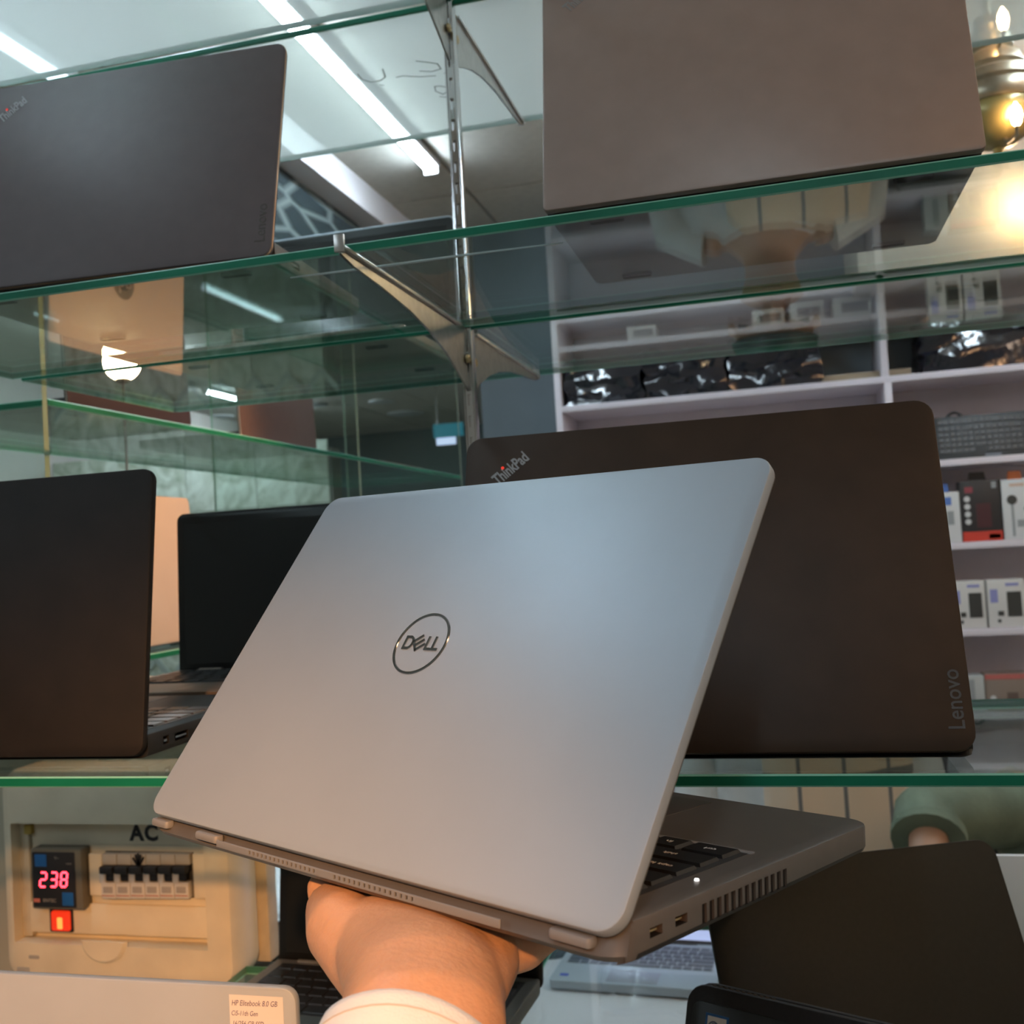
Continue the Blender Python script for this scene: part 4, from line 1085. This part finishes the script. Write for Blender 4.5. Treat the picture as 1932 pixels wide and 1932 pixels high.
for px_, py_ in ((1893, 46), (1918, 226)):
    q_ = P(px_, py_, Y=2.50); off = q_ - Vector((pl.x, 2.6, pl.z))
    obj('added_bulb', cb_me, None, lp, off)
    obj('added_bulb_arm', tube_me('added_bulb_arm', [off - Vector((0, 0, .012)), off - Vector((0, -.01, .03)), (off.x * .5, off.y * .5, off.z - .03), (0, 0, max(-.06, min(.16, off.z - .01)))], .004, 8), lm, lp)
# warm wall lamp on the bulkhead, just outside the frame
pb = P(1955, 372, Y=3.36)
wl = empty('wall_lamp', pb); tag(wl, 'bare warm bulb on the cream bulkhead at the right edge', 'lamp')
obj('bulb', lathe_me('bulb', [(.004, -.055), (.024, -.045), (.034, -.02), (.032, .005), (.018, .03), (.014, .05)], 24), mat('bulb_glow', (1, .9, .7), .4, emit=(1, .66, .34), estr=70), wl)
obj('holder', lathe_me('holder', [(.016, .05), (.02, .055), (.02, .085), (.012, .09)], 20), BRASS, wl)
obj('arm', tube_me('arm', [(0, 0, .085), (0, .03, .10), (0, .09, .10)], .006), BRASS, wl)

# blue hanging sign far back
ps = P(846, 812, Y=7.0)
sg = empty('hanging_sign', (ps.x, 7.0, ps.z)); tag(sg, 'small teal sign with a white strip far back beside the post', 'sign')
obj('teal_board', box_me('teal_board', -.11, .11, -.01, .01, -.045, .05), mat('sign_teal', (.02, .22, .30), .4, emit=(.02, .25, .32), estr=.25), sg)
obj('white_strip', box_me('white_strip', -.09, .05, -.012, .01, -.10, -.05), mat('sign_white', (.6, .66, .8), .4, emit=(.6, .7, 1), estr=.8), sg)
for s in (-1, 1): obj('hanger', tube_me('hanger', [(s * .08, 0, .05), (s * .08, 0, CEIL - ps.z)], .004, 6), CHROME, sg)

# ================================================================== DESK AND PEOPLE BEHIND
ZT = -.86
tb = empty('desk', (-.55, 2.15, FLOOR)); tag(tb, 'white-topped desk behind the shelves with a laptop on it', 'desk')
obj('top', box_me('top', -.34, .36, -.30, .34, ZT - FLOOR - .03, ZT - FLOOR, .003), TABLEW, tb)
for sx in (-.31, .33):
    for sy in (-.27, .31): obj('leg', box_me('leg', sx - .015, sx + .015, sy - .015, sy + .015, 0, ZT - FLOOR - .03, .002), CHROME, tb)
obj('lower_shelf', box_me('lower_shelf', -.32, .34, -.28, .32, .30, .31), GLASS, tb)
fl = P(1040, 1862, Z=ZT + .012)
r_, l_, _ = laptop('laptop', 'open silver laptop with dark keys on the white desk', (fl.x + .165, fl.y + .225, ZT), pi + radians(-3), alpha=102, w=.325, d=.222, lid=.215, lid_m=SILVER2, base_m=SILVER2, key_m=KEYG, deck_m=mat('silver_deck', (.36, .37, .39), .4, metal=.3),
       screen_m=mat('lit_screen', (.1, .1, .1), .2, emit=(.55, .60, 1.0), estr=1.1))
obj('blue_sticker', box_me('blue_sticker', .128, .145, .188, .200, .0210, .0213), mat('sticker_blue2', (.03, .06, .45), .4), r_)
ms_ = P(1030, 1790, Z=ZT + .01)
mm = empty('mouse', (ms_.x, ms_.y, ZT)); tag(mm, 'dark blue-grey mouse on the white desk', 'mouse')
bm = bmesh.new(); bmesh.ops.create_uvsphere(bm, u_segments=20, v_segments=12, radius=1)
for v in bm.verts: v.co = Vector((v.co.x * .055, v.co.y * .033, max(v.co.z, -.2) * .030 + .006))
obj('shell', from_bm(bm, 'shell', True, 80), mat('mouse_blue', (.05, .08, .11), .35), mm)
obj('wheel', tube_me('wheel', [(.028, -.004, .034), (.028, .004, .034)], .007, 12), RUBBER, mm)

def plaid():
    m = bpy.data.materials.new('plaid_shawl'); m.use_nodes = True; nt = m.node_tree; b = nt.nodes['Principled BSDF']; b.inputs['Roughness'].default_value = .9
    tc = nt.nodes.new('ShaderNodeTexCoord'); sx = nt.nodes.new('ShaderNodeSeparateXYZ'); nt.links.new(tc.outputs['Object'], sx.inputs[0])
    def band(sock, scale, lo, off=0.):
        mu = nt.nodes.new('ShaderNodeMath'); mu.operation = 'MULTIPLY_ADD'; mu.inputs[1].default_value = scale; mu.inputs[2].default_value = off; nt.links.new(sock, mu.inputs[0])
        fr = nt.nodes.new('ShaderNodeMath'); fr.operation = 'FRACT'; nt.links.new(mu.outputs[0], fr.inputs[0])
        gt = nt.nodes.new('ShaderNodeMath'); gt.operation = 'LESS_THAN'; gt.inputs[1].default_value = lo; nt.links.new(fr.outputs[0], gt.inputs[0])
        return gt.outputs[0]
    a = band(sx.outputs['Z'], 5.2, .10, .35); c = band(sx.outputs['X'], 11, .09, .2)
    mxx = nt.nodes.new('ShaderNodeMath'); mxx.operation = 'ADD'; nt.links.new(a, mxx.inputs[0]); nt.links.new(c, mxx.inputs[1])
    r = nt.nodes.new('ShaderNodeValToRGB'); r.color_ramp.elements[0].color = (.80, .64, .47, 1); r.color_ramp.elements[1].color = (.20, .20, .20, 1); r.color_ramp.elements[1].position = .9
    nt.links.new(mxx.outputs[0], r.inputs[0]); nt.links.new(r.outputs[0], b.inputs['Base Color'])
    return m

def head_bits(root, c, face, m_skin):
    """hair cap, nose, ears and eyes around a head centre; face = unit direction looked at"""
    f = Vector(face).normalized(); s = f.cross(Vector((0, 0, 1))).normalized()
    bm = bmesh.new(); bmesh.ops.create_uvsphere(bm, u_segments=24, v_segments=16, radius=.098)
    bmesh.ops.delete(bm, geom=[v for v in bm.verts if v.co.z < .012 and v.co.dot(f) > -.045 or v.co.z < -.05], context='VERTS')
    me = bpy.data.meshes.new('hair'); bm.to_mesh(me); bm.free(); obj('hair', finish(me, True, 80), HAIR, root, c + Vector((0, 0, .022)))
    for k in (-1, 1):
        bm = bmesh.new(); bmesh.ops.create_uvsphere(bm, u_segments=10, v_segments=8, radius=.008); obj('eye', from_bm(bm, 'eye'), mat('eye_dark', (.05, .04, .03), .2), root, c + f * .082 + s * .030 * k + Vector((0, 0, .005)))
    obj('mouth', tube_me('mouth', [(-s * .02), Vector((0, 0, -.002)), (s * .02)], .004, 8), mat('lip', (.32, .13, .10), .5), root, c + f * .080 + Vector((0, 0, -.062)))

def body(root, chains, m, name='body', vox=.010):
    bm = bmesh.new()
    for pts, rad in chains: tube_bm(bm, pts, rad, 14)
    me = from_bm(bm, name)
    o = obj(name, me, m, root)
    md = o.modifiers.new('r', 'REMESH'); md.mode = 'VOXEL'; md.voxel_size = vox; md.use_smooth_shade = True
    s = o.modifiers.new('s', 'SMOOTH'); s.iterations = 6
    dg = bpy.context.evaluated_depsgraph_get(); dg.update()
    m2 = bpy.data.meshes.new_from_object(o.evaluated_get(dg)); o.modifiers.clear(); o.data = m2; bpy.data.meshes.remove(me)
    for p in m2.polygons: p.use_smooth = True
    return o

def hand_chains(w_, d, s, up, g_=1.):
    """palm, four fingers and a thumb from a wrist point; d = direction of the fingers, s = thumb side"""
    d, s = Vector(d).normalized(), Vector(s).normalized(); w_ = Vector(w_)
    ch = [([w_, w_ + d * .04, w_ + d * .085], [.024, .034, .030])]
    for k, L in zip((-1.5, -.5, .5, 1.5), (.058, .075, .080, .070)):
        b = w_ + d * .078 + s * k * .018
        ch.append(([b, b + d * L * .5, b + d * L * .85 + Vector(up) * .012, b + d * L + Vector(up) * .02], [.0095, .0090, .0085, .006]))
    t = w_ + d * .02 + s * .022
    ch.append(([t, t + (d + s).normalized() * .035, t + (d * 1.6 + s * .7).normalized() * .068], [.014, .0115, .008]))
    return ch

def standing_person():
    X0, Y0 = .02, 2.42
    t = empty('person', (X0, Y0, FLOOR)); tag(t, 'person in a pale long shirt and beige plaid shawl standing behind the shelves', 'person')
    H = 1.72
    V = Vector
    chains = [([V((0, 0, .92)), V((0, .01, 1.12)), V((0, .01, 1.30)), V((0, 0, 1.40)), V((0, -.005, 1.47)), V((0, -.012, 1.52))], [.135, .125, .150, .120, .058, .055]),
              ([V((0, -.015, 1.50)), V((0, -.025, 1.56)), V((0, -.022, 1.63)), V((0, -.015, 1.69)), V((0, -.010, 1.72))], [.055, .072, .086, .080, .035]),
              ([V((0, -.105, 1.632)), V((0, -.122, 1.605)), V((0, -.108, 1.592))], [.009, .013, .008])]
    for s in (-1, 1):
        chains.append(([V((s * .085, 0, .95)), V((s * .095, -.005, .70)), V((s * .095, 0, .48)), V((s * .095, .015, .28)), V((s * .095, .015, .08)), V((s * .095, -.03, .03)), V((s * .10, -.13, .025))], [.092, .078, .055, .054, .038, .040, .028]))
        chains.append(([V((s * .10, 0, 1.39)), V((s * .19, .005, 1.37)), V((s * .225, .01, 1.20)), V((s * .235, -.01, 1.07)), V((s * .225, -.06, .90)), V((s * .220, -.075, .84))], [.06, .055, .048, .042, .031, .026]))
        chains += hand_chains((s * .220, -.075, .84), (0, -.15, -1), (-s * .5, -1, 0), (0, -1, 0))
        chains.append(([V((s * .080, -.005, 1.625)), V((s * .095, 0, 1.622)), V((s * .098, .004, 1.600))], [.010, .016, .010]))
    body(t, chains, SKIN2)
    head_bits(t, Vector((0, -.02, 1.615)), (0, -1, 0), SKIN2)
    def fold(j, a): return 1 + .045 * sin(7 * a + j * .25) * min(1, j / 4) + .02 * sin(13 * a + 1.3)
    bm = bmesh.new()
    loft_bm(bm, [((0, 0, 1.425), V((.10, 0, 0)), V((0, .085, 0))), ((0, 0, 1.40), V((.195, 0, 0)), V((0, .125, 0))), ((0, .005, 1.30), V((.215, 0, 0)), V((0, .165, 0))), ((0, .01, 1.10), V((.200, 0, 0)), V((0, .155, 0))), ((0, .005, .95), V((.205, 0, 0)), V((0, .165, 0))), ((0, 0, .80), V((.215, 0, 0)), V((0, .175, 0))), ((0, 0, .65), V((.230, 0, 0)), V((0, .185, 0))), ((0, 0, .50), V((.240, 0, 0)), V((0, .19, 0)))], 48, True, fold)
    obj('long_shirt', from_bm(bm, 'long_shirt', True, 80), KAMEEZ, t)
    for s in (-1, 1):
        bm = bmesh.new(); tube_bm(bm, [V((s * .13, 0, 1.395)), V((s * .195, .005, 1.375)), V((s * .228, .01, 1.20)), V((s * .238, -.01, 1.07)), V((s * .228, -.055, .92))], [.07, .066, .060, .055, .052], 18); obj('sleeve', from_bm(bm, 'sleeve', True, 70), KAMEEZ, t)
        bm = bmesh.new(); tube_bm(bm, [V((s * .085, 0, .80)), V((s * .10, 0, .50)), V((s * .10, .01, .25)), V((s * .10, .012, .10))], [.10, .095, .085, .075], 18); obj('trouser_leg', from_bm(bm, 'trouser_leg', True, 70), KAMEEZ, t)
        obj('shoe', slab_me('shoe', .095, .26, 0, .075, .04, .03), mat('shoe_brown', (.06, .04, .03), .5), t, (s * .098, -.16, 0))
    # shawl over the right-hand shoulder and front as we see it
    bm = bmesh.new(); n = 36; rows = []
    for j, (z, gx, gy) in enumerate(((1.43, .13, .11), (1.41, .225, .155), (1.30, .245, .20), (1.12, .238, .198), (.98, .240, .205), (.84, .245, .212), (.70, .25, .22))):
        row = []
        for k in range(n + 1):
            a = radians(-112 + 150 * k / n)
            f = 1 + .03 * sin(11 * a + j * .3)
            row.append(bm.verts.new((gx * cos(a) * f, gy * sin(a) * f, z - .03 * max(0, sin(a * 3)) * (j > 4))))
        rows.append(row)
    for a_, b_ in zip(rows[:-1], rows[1:]):
        for k in range(n): bm.faces.new((a_[k], a_[k + 1], b_[k + 1], b_[k]))
    sh = obj('plaid_shawl', from_bm(bm, 'plaid_shawl', True, 80), plaid(), t)
    so = sh.modifiers.new('thick', 'SOLIDIFY'); so.thickness = .006
standing_person()

def seated_person():
    c = P(2110, 1600, Y=2.25)
    t = empty('person', (c.x, 2.25, FLOOR)); tag(t, 'person in a rolled-sleeve olive shirt seated at the right edge', 'person')
    V = Vector
    sh_z = P(1900, 1485, Y=2.22).z - FLOOR
    el = P(1752, 1552, Y=2.08); wr = P(1752, 1660, Y=1.96)
    L = lambda p: V((p.x - c.x, p.y - 2.25, p.z - FLOOR))
    el, wr = L(el), L(wr)
    chains = [([V((0, .05, .48)), V((0, .05, .66)), V((0, .03, .86)), V((0, .02, sh_z - .03)), V((0, .0, sh_z + .06)), V((0, -.01, sh_z + .10))], [.145, .14, .155, .12, .058, .055]),
              ([V((0, -.012, sh_z + .09)), V((0, -.025, sh_z + .15)), V((0, -.022, sh_z + .22)), V((0, -.012, sh_z + .28)), V((0, -.008, sh_z + .31))], [.055, .072, .086, .080, .035]),
              ([V((0, -.105, sh_z + .222)), V((0, -.122, sh_z + .195)), V((0, -.108, sh_z + .182))], [.009, .013, .008]),
              ([V((-.12, 0, sh_z - .03)), V((-.19, -.01, sh_z - .05)), (V((-.19, -.01, sh_z - .05)) + el) / 2, el, (el + wr) / 2, wr], [.06, .055, .050, .043, .036, .027]),
              ([V((.12, 0, sh_z - .03)), V((.19, -.01, sh_z - .05)), V((.24, -.03, sh_z - .30)), V((.20, -.25, sh_z - .36))], [.06, .055, .045, .028])]
    chains += hand_chains(wr, (-.1, -.5, -1), (1, 0, 0), (0, -1, -.3))
    chains += hand_chains((.20, -.25, sh_z - .36), (-.2, -1, -.1), (-1, 0, 0), (0, 0, -1))
    for s in (-1, 1):
        chains.append(([V((s * .09, .05, .50)), V((s * .11, -.20, .50)), V((s * .11, -.40, .49)), V((s * .11, -.42, .28)), V((s * .11, -.40, .08)), V((s * .11, -.45, .03)), V((s * .12, -.54, .025))], [.10, .082, .062, .055, .038, .040, .028]))
        chains.append(([V((s * .080, -.005, sh_z + .215)), V((s * .095, 0, sh_z + .212)), V((s * .098, .004, sh_z + .190))], [.010, .016, .010]))
    body(t, chains, SKIN2)
    head_bits(t, V((0, -.02, sh_z + .205)), (0, -1, 0), SKIN2)
    def fold(j, a): return 1 + .03 * sin(9 * a + j * .9)
    bm = bmesh.new()
    loft_bm(bm, [((0, 0, sh_z + .03), V((.09, 0, 0)), V((0, .08, 0))), ((0, .01, sh_z), V((.18, 0, 0)), V((0, .12, 0))), ((0, .015, sh_z - .10), V((.215, 0, 0)), V((0, .155, 0))), ((0, .03, .80), V((.205, 0, 0)), V((0, .165, 0))), ((0, .05, .62), V((.195, 0, 0)), V((0, .165, 0))), ((0, .05, .48), V((.205, 0, 0)), V((0, .175, 0)))], 40, True, fold)
    obj('shirt', from_bm(bm, 'shirt', True, 80), GREEN_SHIRT, t)
    s0 = V((-.15, 0, sh_z - .03)); s1 = V((-.205, -.015, sh_z - .055))
    mid = (s1 + el) / 2; fo = el + (wr - el) * .28
    bm = bmesh.new(); tube_bm(bm, [s0, s1, mid + V((0, 0, .01)), el + V((-.005, 0, .01)), el + (wr - el) * .16, fo], [.072, .070, .070, .062, .064, .062], 20)
    rnd = random.Random(3)
    for v in bm.verts: v.co += V((rnd.uniform(-.004, .004), rnd.uniform(-.004, .004), rnd.uniform(-.004, .004)))
    obj('sleeve', from_bm(bm, 'sleeve', True, 70), GREEN_SHIRT, t)
    bm = bmesh.new(); tube_bm(bm, [el + (wr - el) * .20, el + (wr - el) * .33], [.067, .066], 20); obj('rolled_cuff', from_bm(bm, 'rolled_cuff', True, 70), GREEN_SHIRT, t)
    bm = bmesh.new(); tube_bm(bm, [V((.15, 0, sh_z - .03)), V((.205, -.015, sh_z - .06)), V((.25, -.03, sh_z - .30)), V((.235, -.09, sh_z - .32))], [.072, .07, .062, .060], 20); obj('sleeve', from_bm(bm, 'sleeve', True, 70), GREEN_SHIRT, t)
    for s in (-1, 1):
        bm = bmesh.new(); tube_bm(bm, [V((s * .09, .06, .50)), V((s * .115, -.20, .505)), V((s * .115, -.42, .495)), V((s * .115, -.44, .30)), V((s * .115, -.42, .10))], [.118, .10, .080, .072, .066], 18); obj('trouser_leg', from_bm(bm, 'trouser_leg', True, 70), TROUSER, t)
        obj('shoe', slab_me('shoe', .095, .26, 0, .075, .04, .03), mat('shoe_black', (.02, .02, .02), .4), t, (s * .115, -.60, 0))
    # black office chair
    ch = empty('office_chair', (c.x, 2.30, FLOOR)); tag(ch, 'black office chair under the person in olive green', 'chair')
    CB = mat('chair_black', (.012, .014, .018), .5)
    obj('seat', slab_me('seat', .48, .46, .33, .385, .06, .02, y0=-.30), CB, ch)
    me = slab_me('backrest', .46, .52, -.03, .03, .07, .02, y0=0)
    obj('backrest', me, CB, ch, (0, .23, .46), (radians(98), 0, 0))
    obj('column', tube_me('column', [(0, -.07, .07), (0, -.07, .34)], .028), CHROME, ch)
    for k in range(5):
        a = 2 * pi * k / 5
        obj('foot_arm', tube_me('foot_arm', [(0, -.07, .08), (.28 * cos(a), -.07 + .28 * sin(a), .055)], [.025, .015]), CB, ch)
        obj('caster', tube_me('caster', [(.28 * cos(a) - .015, -.07 + .28 * sin(a), .025), (.28 * cos(a) + .015, -.07 + .28 * sin(a), .025)], .025, 14), RUBBER, ch)
    obj('armrest', box_me('armrest', -.27, -.21, -.22, .08, .56, .60, .012), CB, ch)
    obj('armrest_post', box_me('armrest_post', -.25, -.23, -.08, -.04, .36, .56, .004), CB, ch)
seated_person()
